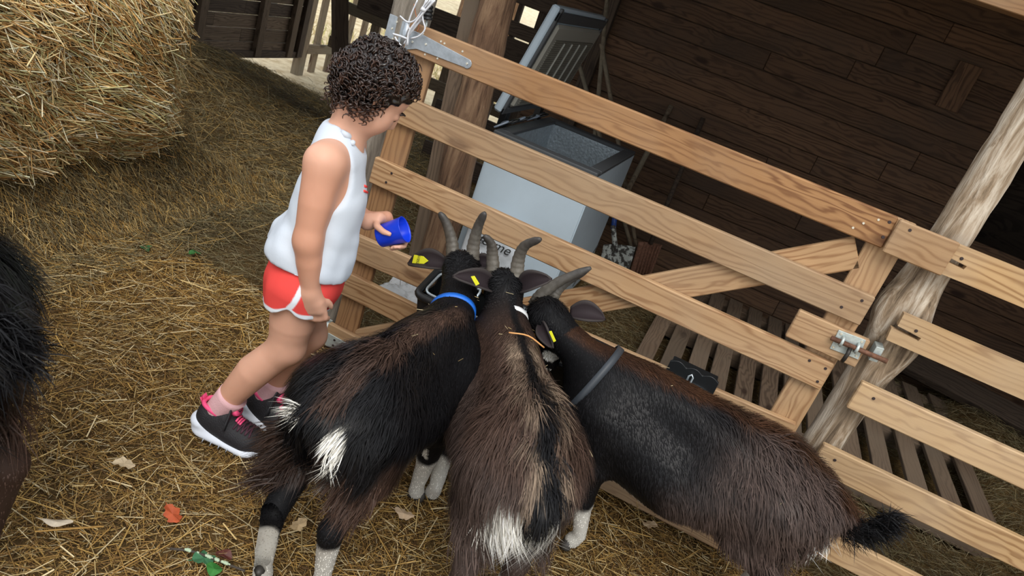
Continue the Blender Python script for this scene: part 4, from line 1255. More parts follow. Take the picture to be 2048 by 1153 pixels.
    for (tname, pts, th_, mat_, words) in tags:
        pts = [np.array(p) for p in pts]
        nn = unit(np.cross(pts[1] - pts[0], pts[2] - pts[0]))
        if nn @ (CAM - pts[0]) < 0: nn = -nn
        bm = bmesh.new()
        vs = [bm.verts.new(p) for p in pts]; f = bm.faces.new(vs)
        r = bmesh.ops.extrude_face_region(bm, geom=[f])
        for v in r['geom']:
            if isinstance(v, bmesh.types.BMVert): v.co += Vector(nn) * th_
        bmesh.ops.recalc_face_normals(bm, faces=list(bm.faces))
        me = bpy.data.meshes.new('ear_tag'); bm.to_mesh(me); bm.free()
        to = link(tname, me, mat_, root)
        to['label'] = 'yellow ear tag'
        if words:
            wtext, wp, wx, wsz = words
            wx = unit(wx); M3 = frame(wx, nn)
            text('tag_number', wtext, np.array(wp) + nn * (th_ + .0006), wsz, M3, INK, to, extr=.0002)
    return root, W, Rw

YEL = plain('yellow_tag', (0.80, 0.78, 0.03), 0.45)
# ---- colouring of each goat, in its own body coordinates (x forward, y left, z up; 0.57 high)
def col_left(L, N, nk, hd, X):
    n1 = hash_noise(X, 12, 1); n2 = hash_noise(X, 30, 2)
    c = np.tile(BLACK, (len(L), 1))
    c = mixc(c, BROWN * 1.05, sst(.040, .016, np.abs(L[:, 1] + .006) + .014 * n1) * (L[:, 2] > .45) * (L[:, 0] > -.34) * sst(.35, .6, N[:, 2]) * (~hd) * (1 - nk) * (.75 + .25 * n2))
    c = mixc(c, BROWN, sst(-.10, -.17, L[:, 0] + .03 * n1) * sst(.40, .33, L[:, 2] + .03 * n2) * sst(.24, .28, L[:, 2]) * (L[:, 1] < .02))
    c = mixc(c, BROWN * .7, sst(-.10, -.17, L[:, 0] + .03 * n1) * sst(.33, .29, L[:, 2] + .03 * n2) * sst(.24, .27, L[:, 2]) * (L[:, 1] > .02) * .6)
    c = mixc(c, np.array([.16, .14, .125]), (np.linalg.norm(L - np.array([-.255, -.005, .31]), axis=1) < .048) * (.7 + .4 * n2))
    pw = np.exp(-((L[:, 1] + .055) / .022) ** 2 - ((L[:, 2] - .425) / .040) ** 2) * (L[:, 0] < -.24)
    c = mixc(c, WHITE * 1.15, sst(.35, .55, pw + .10 * n2))
    return c
def col_mid(L, N, nk, hd, X):
    n1 = hash_noise(X, 10, 4); n2 = hash_noise(X, 34, 5)
    c = np.tile(BLACK, (len(L), 1))
    ay = np.abs(L[:, 1])
    c = mixc(c, GREYB * .85, sst(.10, -.03, L[:, 0] + .05 * n1 - .2 * (L[:, 2] - .36)) * (.85 + .15 * n2))
    c = mixc(c, BROWN, sst(.28, .1, L[:, 0]) * sst(.44, .49, L[:, 2]) * .8)
    c = mixc(c, TAN, sst(.030, .012, np.abs(ay - .030)) * sst(.12, .02, L[:, 0]) * (L[:, 2] > .42) * (.45 + .6 * n2))
    c = mixc(c, BLACK, sst(.022, .008, ay) * (L[:, 2] > .40))
    c = mixc(c, BLACK, sst(.032, .016, ay) * (L[:, 0] < -.20) * (L[:, 2] > .40) * .95)
    pw = np.exp(-((ay - .050) / .065) ** 2 - ((L[:, 2] - .365) / .055) ** 2) * (L[:, 0] < -.22) * (N[:, 0] < -.3)
    c = mixc(c, WHITE * 1.2, sst(.3, .5, pw + .1 * n2))
    c = mixc(c, np.array([.42, .27, .22]), sst(.03, .012, ay) * (L[:, 0] < -.25) * sst(.365, .385, L[:, 2]) * sst(.435, .42, L[:, 2]))
    return c
def col_right(L, N, nk, hd, X):
    n1 = hash_noise(X, 9, 6); n2 = hash_noise(X, 36, 7)
    c = np.tile(BLACK * 1.05, (len(L), 1))
    c = mixc(c, GREYB * .82, sst(.03, -.13, L[:, 0] + .06 * n1) * (.8 + .3 * n2))
    c = mixc(c, RUSTY * .85, sst(.060, .030, np.abs(L[:, 1]) + .02 * n1) * sst(.44, .47, L[:, 2]) * sst(.5, .75, N[:, 2]) * (~hd) * (.85 + .3 * n2))
    mz = (X - np.array([.745, -.15, .42]))
    c = mixc(c, WHITE * 1.1, (np.exp(-np.sum(((X - np.array([.752, -.235, .485])) / .028) ** 2, 1)) > .45) * 1.0)
    c = mixc(c, WHITE * 1.1, (np.exp(-np.sum(((X - np.array([.752, -.215, .435])) / .020) ** 2, 1)) > .45) * 1.0)
    pw = np.exp(-((np.abs(L[:, 1]) - .05) / .05) ** 2 - ((L[:, 2] - .36) / .05) ** 2) * (L[:, 0] < -.26)
    c = mixc(c, WHITE * 1.15, sst(.4, .6, pw + .1 * n2))
    return c
def col_edge(L, N, nk, hd, X):
    n1 = hash_noise(X, 9, 8)
    c = np.tile(BLACK * 1.2, (len(L), 1))
    return mixc(c, BROWN * .9, sst(.40, .30, L[:, 2] + .04 * n1) * sst(0, -.15, L[:, 0]))

def pxs(lst): return [aty(a, b, y) for a, b, y in lst]
# left goat: blue collar
g1, W1, R1 = goat('black goat with blue collar feeding, nearest the child', (0.508, -0.632), math.radians(84), 0.81, 1.04,
    poll=(0.432, -0.215, 0.605), muzzle=(0.435, -0.095, 0.425), neck_mid=(.492, -.345, .545),
    horns=[pxs([(906, 516, -.2), (903, 480, -.195), (893, 448, -.20), (879, 425, -.21)]), pxs([(944, 520, -.2), (948, 485, -.195), (957, 452, -.2), (970, 425, -.215)])],
    ears=[(aty(893, 533, -.19), aty(818, 520, -.20), .062, (0.2, -.5, .6)), (aty(948, 530, -.19), aty(995, 528, -.17), .045, (0.2, -.5, .6))],
    colour=col_left, cutlen=.7, feet={'hl': (-.375, .035), 'hr': (-.285, -.085), 'fr': (.225, -.065), 'fl': (.215, .06)}, sw=.84, deep=0.0, tailcol=WHITE * 1.1, taillen=.060, tailr=.010, tailn=110, udder=[((-.255, -.005, .325), .036)],
    flare=[((-.30, .085, .30), .07, (-.75, -.45, -.55), .095, 1500, BROWN * .55), ((-.27, -.10, .30), .06, (-.1, -.5, -.9), .07, 900, BROWN)],
    tail=[(0.465, -0.905, 0.478), (0.435, -0.915, 0.470)],
    collar=((0.496, -0.365, 0.532), (-.4, 1.0, .35), .016, plain('blue_collar', (0.01, 0.14, 0.62), 0.5), -.002),
    tags=[('ear_tag', [aty(825, 526, -.212), aty(829, 510, -.212), aty(847, 513, -.212), aty(857, 522, -.212), aty(848, 528, -.212)], .003, YEL, ('25019', aty(838, 519, -.212), aty(829, 510, -.212) - aty(825, 526, -.212), .0115))])
# middle goat: white collar, seen from behind
g2, W2, R2 = goat('brown-grey goat seen from behind with a white collar, in the middle', (0.742, -0.505), math.radians(122), 0.98, 1.03, sw=.70, taillen=.045, tailr=.03,
    poll=tuple(aty(1012, 562, -.255)), muzzle=(0.545, -0.125, 0.445),
    horns=[pxs([(986, 556, -.245), (985, 515, -.24), (982, 488, -.25), (969, 471, -.27)]), pxs([(1033, 557, -.245), (1037, 520, -.24), (1050, 492, -.25), (1082, 478, -.27)])],
    ears=[(aty(985, 578, -.27), aty(907, 545, -.38), .056, (0.2, -.5, .6)), (aty(1040, 578, -.25), aty(1108, 551, -.27), .056, (0.2, -.5, .6))],
    colour=col_mid, cutlen=1.15, feet={'fl': (.13, .08), 'fr': (.15, -.08), 'hl': (-.27, .10), 'hr': (-.24, -.075)},
    tail=[(0.93, -0.785, 0.47), (0.935, -0.79, 0.435), (0.93, -.785, .40)],
    collar=((0.635, -0.290, 0.545), (-.55, .8, .5), .013, plain('white_collar', (0.75, 0.76, 0.76), 0.5), -.0015),
    tags=[('ear_tag', [aty(943, 553, -.40), aty(949, 552, -.40), aty(959, 568, -.40), aty(953, 571, -.40)], .004, YEL, None)])
# right goat: grey strap collar, side on
g3, W3, R3 = goat('black goat with brown haunches and grey strap collar, side-on at right', (1.165, -0.275), math.radians(178), 1.16, 1.04, sw=.76,
    poll=(0.690, -0.225, 0.590), muzzle=(0.748, -0.205, 0.425),
    horns=[pxs([(1070, 612, -.21), (1083, 590, -.2), (1120, 563, -.19), (1182, 536, -.18)]), pxs([(1100, 604, -.17), (1112, 582, -.16), (1135, 562, -.15), (1176, 540, -.14)])],
    ears=[(aty(1140, 628, -.19), aty(1214, 632, -.17), .058, (0, -.6, .6)), (aty(1082, 648, -.27), aty(1110, 690, -.32), .036, (0, -.8, .2))],
    colour=col_right, cutlen=1.0, feet={'fl': (.12, .06), 'fr': (.165, -.06), 'hl': (-.28, .09), 'hr': (-.26, -.085)},
    neck_mid=(0.85, -.27, .53), taillen=.055, tailr=.03, deep=.045, tail=[(1.585, -0.29, 0.435), (1.61, -0.29, 0.447), (1.635, -.288, .475), (1.648, -.285, .505)],
    collar=((0.885, -0.272, 0.495), (-.93, .0, .30), .019, plain('grey_strap', (0.028, 0.034, 0.042), 0.5), .0031),
    tags=[('ear_tag', [aty(1099, 663, -.33), aty(1103, 662, -.33), aty(1112, 682, -.33), aty(1108, 684, -.33)], .004, YEL, None)])
tube('collar_ring', [np.array([.905, -.385, .40]) + .009 * np.array([math.cos(a), .2, math.sin(a)]) for a in np.linspace(0, 6.28, 13)], .002, SCREW, g3, n=6)
# fourth goat, cut off by the left edge
g4, W4, R4 = goat('dark furred goat rump cut off by the left edge', (-0.345, -1.33), math.radians(182), 1.32, 1.38,
    poll=(-0.92, -1.36, 0.90), muzzle=(-1.12, -1.38, 0.76),
    horns=[[(-.92, -1.34, .93), (-.88, -1.33, 1.0), (-.80, -1.31, 1.05)], [(-.92, -1.39, .93), (-.88, -1.40, 1.0), (-.80, -1.42, 1.05)]],
    ears=[((-.92, -1.31, .89), (-.92, -1.18, .88), .05, (-.3, 0, .6)), ((-.92, -1.41, .89), (-.92, -1.54, .88), .05, (-.3, 0, .6))],
    colour=col_edge, cutlen=1.1, nfur=30000, sock=0.0)

# ================================================================ the child
CF = unit((.87, .5, 0)); CR = np.array([CF[1], -CF[0], 0]); CB = np.array([.13, -.54, 0.0])
CM = np.stack([CF, CR, np.array([0, 0, 1.0])], 1)
def cw(p): return CB + np.asarray(p, float) @ CM.T          # child frame (forward, right, up) to world
def cv(v): return np.asarray(v, float) @ CM.T
SKIN = vcol('skin', 0.5, 0.35, sss=0.12)
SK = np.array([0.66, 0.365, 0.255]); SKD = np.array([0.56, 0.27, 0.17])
kid = thing('person', 'curly-haired child in white tank top and coral shorts holding a blue cup', 'person', tuple(CB))
hc = np.array([.084, -.004, 1.022])
hf = unit((.70, -.16, -.66)); hr = unit(np.array([.18, .98, 0]) - hf * (np.array([.18, .98, 0]) @ hf)); hu = np.cross(hf, hr)
if hu[2] < 0: hu = -hu
def hp3(f, r, u): return hc + hf * f + hr * r + hu * u
RELB, RWR = np.array([.012, .125, .672]), np.array([.046, .113, .540])
LSH, LELB, LWR = np.array([.05, -.098, .848]), np.array([.065, -.140, .690]), np.array([.143, -.082, .672])
RSH = np.array([.008, .098, .850])
RK, RA = np.array([.022, .050, .340]), np.array([-.110, .016, .090])
LK, LA = np.array([.070, -.062, .325]), np.array([-.002, -.084, .090])
cupc = np.array([.206, -.052, .668]); cupax = unit((.74, .26, .60))
def torso(F, g=0.0):
    F.chain([cw((.030, 0, .535)), cw((.040, 0, .63)), cw((.042, 0, .74)), cw((.036, 0, .83))], [.072 + g, .078 + g, .070 + g, .052 + g], .03)
    for s in (-1, 1):
        F.chain([cw((.028, .035 * s, .525)), cw((.036, .040 * s, .62)), cw((.038, .042 * s, .75)), cw((.028, .062 * s, .835))], [.068 + g, .066 + g, .062 + g, .040 + g], .04)
def pelvis(F, g=0.0):
    for s, kn in ((1, RK), (-1, LK)):
        h_ = np.array([.022, .048 * s, .515])
        F.chain([cw(h_), cw(h_ * .45 + kn * .55)], [.068 + g, .055 + g], .03)
FB = Field(CB + np.array([-.24, -.26, -.01]), CB + np.array([.34, .26, 1.16]), 0.0042)
torso(FB)
# neck, trapezius
FB.chain([cw((.030, 0, .83)), cw((.042, 0, .91)), cw(hp3(-.025, 0, -.035))], [.052, .043, .044], .03)
for s, sh in ((1, RSH), (-1, LSH)):
    FB.cone(cw((.030, 0, .878)), cw(sh + (0, 0, .0)), .034, .036, .03)
# arms
FB.chain([cw(RSH), cw(RSH * .5 + RELB * .5 + (0, .004, 0)), cw(RELB)], [.043, .038, .030], .025)
FB.chain([cw(RELB), cw(RELB * .6 + RWR * .4), cw(RWR)], [.0300, .0295, .0205], .02)
FB.chain([cw(LSH), cw(LELB)], [.042, .030], .025)
FB.chain([cw(LELB), cw(LELB * .6 + LWR * .4), cw(LWR)], [.030, .029, .0205], .02)
# legs
for kn, an, s in ((RK, RA, 1), (LK, LA, -1)):
    h_ = np.array([.022, .048 * s, .515])
    FB.chain([cw(h_), cw(h_ * .45 + kn * .55), cw(kn)], [.066, .056, .043], .03)
    calf = kn * .62 + an * .38 + np.array([-.012, 0, 0])
    FB.chain([cw(kn), cw(calf), cw(an)], [.042, .045, .028], .02)
    FB.ell(cw(kn + (.012, 0, .0)), (.032,) * 3, .02)
    FB.chain([cw(an), cw(an + (.01, 0, -.05)), cw(an + (.06, 0, -.062))], [.026, .026, .02], .02)
# head
HR = np.stack([cv(hf), cv(hr), cv(hu)], 1)
FB.ell(cw(hp3(-.010, 0, .012)), (.084, .068, .074), .02, HR)
FB.ell(cw(hp3(.034, 0, -.038)), (.056, .053, .063), .014, HR)
FB.ell(cw(hp3(.052, 0, -.082)), (.023, .024, .019), .03, HR)
for s in (-1, 1):
    FB.ell(cw(hp3(.045, .031 * s, -.048)), (.029, .026, .029), .02, HR)         # cheeks
    FB.cut_ell(cw(hp3(.088, .026 * s, -.004)), (.020, .017, .012), .012, HR)      # eye sockets
    FB.ell(cw(hp3(.066, .026 * s, -.006)), (.013, .014, .009), .004, HR)          # lids
    FB.ell(cw(hp3(-.006, .068 * s, -.016)), (.016, .007, .022), .006, HR)         # ears
FB.cone(cw(hp3(.076, 0, .004)), cw(hp3(.091, 0, -.026)), .007, .0105, .010)
for s in (-1, 1): FB.ell(cw(hp3(.083, .008 * s, -.029)), (.007, .006, .006), .004, HR)
FB.ell(cw(hp3(.077, 0, -.047)), (.008, .016, .005), .004, HR); FB.ell(cw(hp3(.074, 0, -.055)), (.008, .013, .005), .004, HR)
# right hand: relaxed, slightly closed, fingers pointing down and forward
def finger(F, base, d, curl_dir, L, r):
    """three joints, bending towards curl_dir"""
    p = np.array(base, float); d = unit(d); pts = [p.copy()]
    for k, f in enumerate((.45, .32, .23)):
        p = p + d * L * f; pts.append(p.copy())
        d = unit(d + np.array(curl_dir) * (1.15 if k == 0 else 1.2))
    F.chain([cw(q) for q in pts], [r, r * .96, r * .88, r * .74], .003)
palm_d = unit((.40, -.10, -.90)); pin = np.array([.10, -.98, .05])        # palm faces the body
pw_ = unit(np.cross(palm_d, pin))
if pw_[0] < 0: pw_ = -pw_
pc = RWR + palm_d * .028
FB.chain([cw(RWR), cw(pc + pw_ * .008), cw(pc + palm_d * .020 + pw_ * .010)], [.0205, .0205, .0175], .012)
FB.chain([cw(RWR + pw_ * -.004), cw(pc - pw_ * .012), cw(pc + palm_d * .018 - pw_ * .012)], [.0195, .0190, .0165], .012)
for i, (o, L) in enumerate(((.019, .046), (.007, .052), (-.006, .049), (-.018, .038))):
    finger(FB, pc + palm_d * .026 + pw_ * o - pin * .002, palm_d, pin * .9 - palm_d * .05, L, .0088 - .0004 * i)
finger(FB, pc + pw_ * .016 - palm_d * .006 + pin * .006, unit(palm_d * .7 + pw_ * .6 + pin * .35), -pw_ * .25 + palm_d * .2, .044, .0092)
# left hand: holding the cup, thumb on the near side
bx_ = unit(np.array([0, 1.0, 0]) - cupax * cupax[1]); up_ = np.cross(bx_, cupax)      # bx: towards viewer, up_: across
if up_[2] < 0: up_ = -up_
CRAD = .0305
def cup_pt(ax, ang, rad): return cupc + cupax * ax + rad * (math.cos(ang) * bx_ + math.sin(ang) * up_)
back_a = math.pi * .86
palm = cup_pt(-.012, math.pi * .80, CRAD + .019)
FB.chain([cw(LWR), cw(LWR * .4 + palm * .6), cw(palm)], [.0195, .019, .017], .012)
FB.chain([cw(LWR), cw(cup_pt(-.020, math.pi * .62, CRAD + .016))], [.018, .014], .012)
for i, (ax, n0, n1) in enumerate(((.024, 1.0, 1.75), (.010, 1.0, 1.80), (-.004, 1.0, 1.78), (-.018, 1.0, 1.65))):
    aa = np.linspace(math.pi * .92, math.pi * n1, 5)
    FB.chain([cw(cup_pt(ax * (1 - .08 * k), a, CRAD + .0095 + .085 * ax)) for k, a in enumerate(aa)], [.0082, .0076, .0072, .0066, .0056], .003)
FB.chain([cw(cup_pt(-.030, math.pi * .62, CRAD + .010)), cw(cup_pt(-.020, math.pi * .36, CRAD + .009)), cw(cup_pt(-.004, math.pi * .20, CRAD + .008)), cw(cup_pt(.010, math.pi * .12, CRAD + .0072))], [.0098, .0090, .0082, .0066], .004)
V, Q = FB.nets(); V = relax(V, Q, 2)
L_ = (V - CB) @ CM
c = np.tile(SK, (len(V), 1))
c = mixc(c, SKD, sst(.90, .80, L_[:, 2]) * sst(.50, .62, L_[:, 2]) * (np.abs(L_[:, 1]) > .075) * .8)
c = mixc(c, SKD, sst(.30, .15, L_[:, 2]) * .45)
c = mixc(c, np.array([.55, .22, .17]), np.exp(-np.sum((L_ - hp3(.062, .036, -.040)) ** 2, 1) / .015 ** 2) * .5)
c = mixc(c, np.array([.50, .16, .14]), np.exp(-np.sum(((L_ - hp3(.083, 0, -.051)) @ np.stack([hf, hr, hu], 1) / np.array([.012, .017, .008])) ** 2, 1)) * .8)
c = c * (1 + .03 * hash_noise(V, 60, 2))[:, None]
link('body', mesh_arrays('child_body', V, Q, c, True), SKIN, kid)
for s in (-1, 1):
    bm = bmesh.new(); bmesh.ops.create_uvsphere(bm, u_segments=12, v_segments=8, radius=.0095); me = bpy.data.meshes.new('eye'); bm.to_mesh(me); bm.free()
    link('eye', me, plain('brown_eye', (0.05, 0.03, 0.02), 0.15), kid, Matrix.Translation(Vector(cw(hp3(.0685, .026 * s, -.010)))))
    pts = [cw(hp3(.079 - .006 * abs(k), .026 * s + .006 * k, .012 + .002 * (1 - k * k))) for k in np.linspace(-2, 2, 7)]
    tube('eyebrow', pts, .0022, plain('dark_hair', (0.014, 0.009, 0.007), 0.45), kid, n=6)

# ---- tank top
COT = plain('white_cotton', (0.60, 0.65, 0.72), 0.85, spec=0.15, bump=0.10, nscale=160)
FT = Field(CB + np.array([-.22, -.24, .50]), CB + np.array([.26, .24, .96]), 0.0040)
torso(FT, .0085)
FT.chain([cw((.030, 0, .83)), cw((.040, 0, .895))], [.056, .052], .03)
for s, sh in ((1, RSH), (-1, LSH)):
    FT.cone(cw((.030, 0, .882)), cw(sh * .78 + (.004, 0, .178 + .012)), .042, .036, .025)
FT.cone(cw((.028, -.04, .575)), cw((.028, .04, .575)), .088, .088, .03)      # loose hem
FT.cone(cw((-.012, -.03, .60)), cw((-.012, .03, .60)), .066, .066, .03)
for s, sh in ((1, RSH), (-1, LSH)):
    FT.cut_ell(cw((.022, .118 * s, .825)), (.066, .052, .082), .012, CM)
    FT.cut_ell(cw((.028, .130 * s, .885)), (.060, .060, .055), .012, CM)
FT.cut_ell(cw((.075, 0, .935)), (.070, .058, .068), .012, CM)
FT.cut_ell(cw((.020, 0, .965)), (.070, .056, .052), .010, CM)
FT.halfspace(cw((.03, 0, .572)), cv((-.14, 0, -1.0)))
V, Q = FT.nets(); V = relax(V, Q, 3)
N = vnormals(V, Q); Lt = (V - CB) @ CM
fold = hash_noise(Lt * np.array([1, 1, .35]) + 3, 26, 6) * .0060 + hash_noise(Lt @ np.array([[.8, 0, .5], [0, 1, 0], [-.5, 0, .8]]) * np.array([.4, 1, 1.2]), 30, 7) * .0045
V = V + N * (fold * sst(.80, .60, Lt[:, 2]) + .0005)[:, None]
top = link('tank_top', mesh_arrays('tank_top', V, Q, None, True), COT, kid)
TOPV, TOPQ = V, Q
tt = [hash_noise(np.array([[k, 0, 0]]), 1, 3)[0] for k in range(4)]
# coral strokes printed near the neckline, laid on the cloth
bvh = BVHTree.FromPolygons([tuple(v) for v in TOPV], [tuple(q) for q in TOPQ])
CORAL = plain('coral_cloth', (0.80, 0.075, 0.065), 0.8, spec=0.15, bump=0.08, nscale=160)
def printed(px0, px1, r, mat, name):
    pts = []
    for t in np.linspace(0, 1, 6):
        d = ray(px0[0] + (px1[0] - px0[0]) * t, px0[1] + (px1[1] - px0[1]) * t)
        hit, nn, _, _ = bvh.ray_cast(Vector(CAM), Vector(d).normalized())
        if hit: pts.append(np.array(hit) + np.array(nn) * .0006)
    if len(pts) > 2: tube(name, pts, r, mat, top, n=6)
def cloth_tube(name, pxl, rad, mat, off):
    pts = []
    for (x_, y_) in pxl:
        hit, nn, _, _ = bvh.ray_cast(Vector(CAM), Vector(ray(x_, y_)).normalized())
        if hit: pts.append(np.array(hit) + np.array(nn) * off)
    if len(pts) > 1: tube(name, spline(pts, 10), np.interp(np.linspace(0, 1, 10), np.linspace(0, 1, len(rad)), rad), mat, top, n=10)
cloth_tube('strap_knot', [(684, 262), (695, 272), (706, 281), (718, 290)], [.004, .008, .009, .004], COT, .000)
cloth_tube('strap_knot', [(703, 287), (707, 282), (711, 278)], [.006, .009, .006], COT, .003)
for a, b in (((742, 347), (735, 353)), ((741, 361), (731, 365)), ((740, 377), (728, 372)), ((736, 386), (727, 382))):
    printed(a, b, .0030, CORAL, 'print_stroke')

# ---- shorts
FS = Field(CB + np.array([-.22, -.24, .40]), CB + np.array([.24, .24, .66]), 0.0027)
FS.chain([cw((.030, 0, .535)), cw((.036, 0, .61))], [.084, .082], .03)
for s in (-1, 1):
    FS.chain([cw((.028, .035 * s, .525)), cw((.034, .038 * s, .61))], [.080, .074], .04)
for s, kn in ((1, RK), (-1, LK)):
    h_ = np.array([.020, .050 * s, .515])
    FS.chain([cw(h_), cw(h_ * .5 + kn * .5)], [.082, .074], .022)
FS.halfspace(cw((0, 0, .605)), (0, 0, 1.0))
FS.halfspace(cw((.0, 0, .462)), cv((.10, 0, -1.0)))
V, Q = FS.nets(); V = relax(V, Q, 3); N = vnormals(V, Q)
V = V + N * (.004 * hash_noise(V * np.array([1, 1, .4]), 30, 9))[:, None]
Ls = (V - CB) @ CM
hemd = Ls[:, 2] - .462 - .10 * Ls[:, 0]
notch = .045 * np.exp(-((Ls[:, 0] - .005) / .022) ** 2) * (np.abs(Ls[:, 1]) > .07)
wc = np.array([.80, .84, .90]); cc = np.tile(np.array([.80, .075, .065]), (len(V), 1))
stripe = (np.abs(Ls[:, 0] - .012 - .25 * (Ls[:, 2] - .5)) < .0065) & (np.abs(Ls[:, 1]) > .065)
trim = hemd < .014
cc = mixc(cc, wc, np.maximum(sst(.0085, .0055, np.abs(Ls[:, 0] - .012 - .25 * (Ls[:, 2] - .5))) * (np.abs(Ls[:, 1]) > .065), sst(.0155, .0125, hemd)))
# lift the hem into the curved notch at the side seam
V[:, 2] += np.where(hemd < .05, notch * (1 - hemd / .05) * .55, 0)
link('shorts', mesh_arrays('shorts', V, Q, cc, True), vcol('shorts_cloth', 0.8, 0.15), kid)

# ---- hair: scalp cap and ringlets
HAIR = vcol('curly_hair', 0.27, 0.6)
FH = Field(cw(hc) - .14, cw(hc) + .14, .0045)
FH.ell(cw(hp3(-.012, 0, .014)), (.0885, .0735, .0785), .01, HR)
FH.ell(cw(hp3(-.030, 0, -.020)), (.066, .066, .060), .03, HR)
FH.cut_ell(cw(hp3(.086, 0, -.055)), (.092, .095, .105), .012, HR)
V, Q = FH.nets(); V = relax(V, Q, 1); N = vnormals(V, Q)
V = V + N * (.006 * hash_noise(V, 60, 3) + .004 * hash_noise(V, 110, 4))[:, None]
hair = link('hair', mesh_arrays('hair_cap', V, Q, np.tile(np.array([.010, .006, .005]), (len(V), 1)), True), HAIR, kid)
# ringlets
NCURL = 1250
allV = []; allF = []; allC = []; vo_ = 0
Pr, Nr = samp(V, Q, NCURL)
rs = np.random.default_rng(5)
wh, wf, wr_ = cw(hc), cv(hf), cv(hr); wu = cv(hu)
for i in range(NCURL):
    p, n_ = Pr[i], Nr[i]
    rel = p - wh
    ff = rel @ wf; uu = rel @ wu
    if ff > -.004 and uu < .030 + .55 * ff: continue
    if n_[2] < -.4 and ff > -.035: continue
    low = (rel @ np.array([0, 0, 1.0])) < -.010
    Lc_ = rs.uniform(.022, .038) if not low else rs.uniform(.028, .048)
    if ff > .03: Lc_ *= .75
    R_ = rs.uniform(.0055, .0090); turns = Lc_ / rs.uniform(.012, .018)
    m = max(10, int(turns * 8)); t = np.linspace(0, 1, m)
    d0 = n_ * (1.0 if not low else .45) + rs.normal(size=3) * .45
    g = np.array([0, 0, -1.0])
    d1 = unit(n_ * .10 + g * 1.0 + rs.normal(size=3) * .35)
    ax = p + np.outer(t * (1 - .5 * t) * Lc_ * .55, unit(d0)) + np.outer(t * t * Lc_ * (.55 if not low else .85), d1)
    u = unit(np.cross(unit(d0 + d1), rs.normal(size=3))); v = unit(np.cross(unit(d0 + d1), u))
    a = t * turns * 2 * np.pi * (1 if rs.random() < .5 else -1) + rs.random() * 6.28
    rad = R_ * np.minimum(1, t * 5 + .2) * (1 - .35 * t)
    pts = ax + rad[:, None] * (np.cos(a)[:, None] * u + np.sin(a)[:, None] * v)
    Vt, Ft = sweep(pts, .0025 * (1 - .55 * t ** 3), 3, caps=False, up=n_)
    allV.append(Vt); allF.append(np.array(Ft) + vo_); vo_ += len(Vt)
    col_ = np.array([.013, .008, .0065]) * rs.uniform(.7, 1.6)
    tipc = col_ * .3 + np.array([.085, .038, .022]) * rs.uniform(.4, 1.2)
    cc_ = col_ * (1 - t[:, None] ** 2 * .8) + tipc * (t[:, None] ** 2 * .8)
    allC.append(np.repeat(cc_, 3, 0))
for (px_, py_, ln_) in ((733, 203, .050), (741, 199, .058), (750, 204, .046), (760, 199, .040), (704, 196, .040), (715, 200, .046), (690, 188, .034), (772, 196, .034), (726, 196, .044)):
    p = atp(px_, py_, CB + CR * .062, CR)
    t = np.linspace(0, 1, 44); turns = ln_ / .0105
    a = t * turns * 2 * np.pi + px_
    pts = p + np.outer(t * ln_, unit(np.array([0, 0, -1.0]) + CR * .12)) + (.0062 * (1 - .2 * t))[:, None] * (np.cos(a)[:, None] * CF + np.sin(a)[:, None] * CR)
    Vt, Ft = sweep(pts, .0022 * (1 - .4 * t ** 3), 4, caps=False, up=tuple(CR))
    Ft = np.array(Ft); Vt3 = Vt
    allV.append(Vt3); allF.append(Ft + vo_); vo_ += len(Vt3)
    allC.append(np.repeat(np.array([.016, .009, .007]) * (1 - t[:, None]) + np.array([.085, .036, .020]) * t[:, None], 4, 0))
o = link('ringlets', mesh_arrays('ringlets', np.vstack(allV), np.vstack(allF), np.vstack(allC), True), HAIR, hair)
o['kind'] = 'stuff'

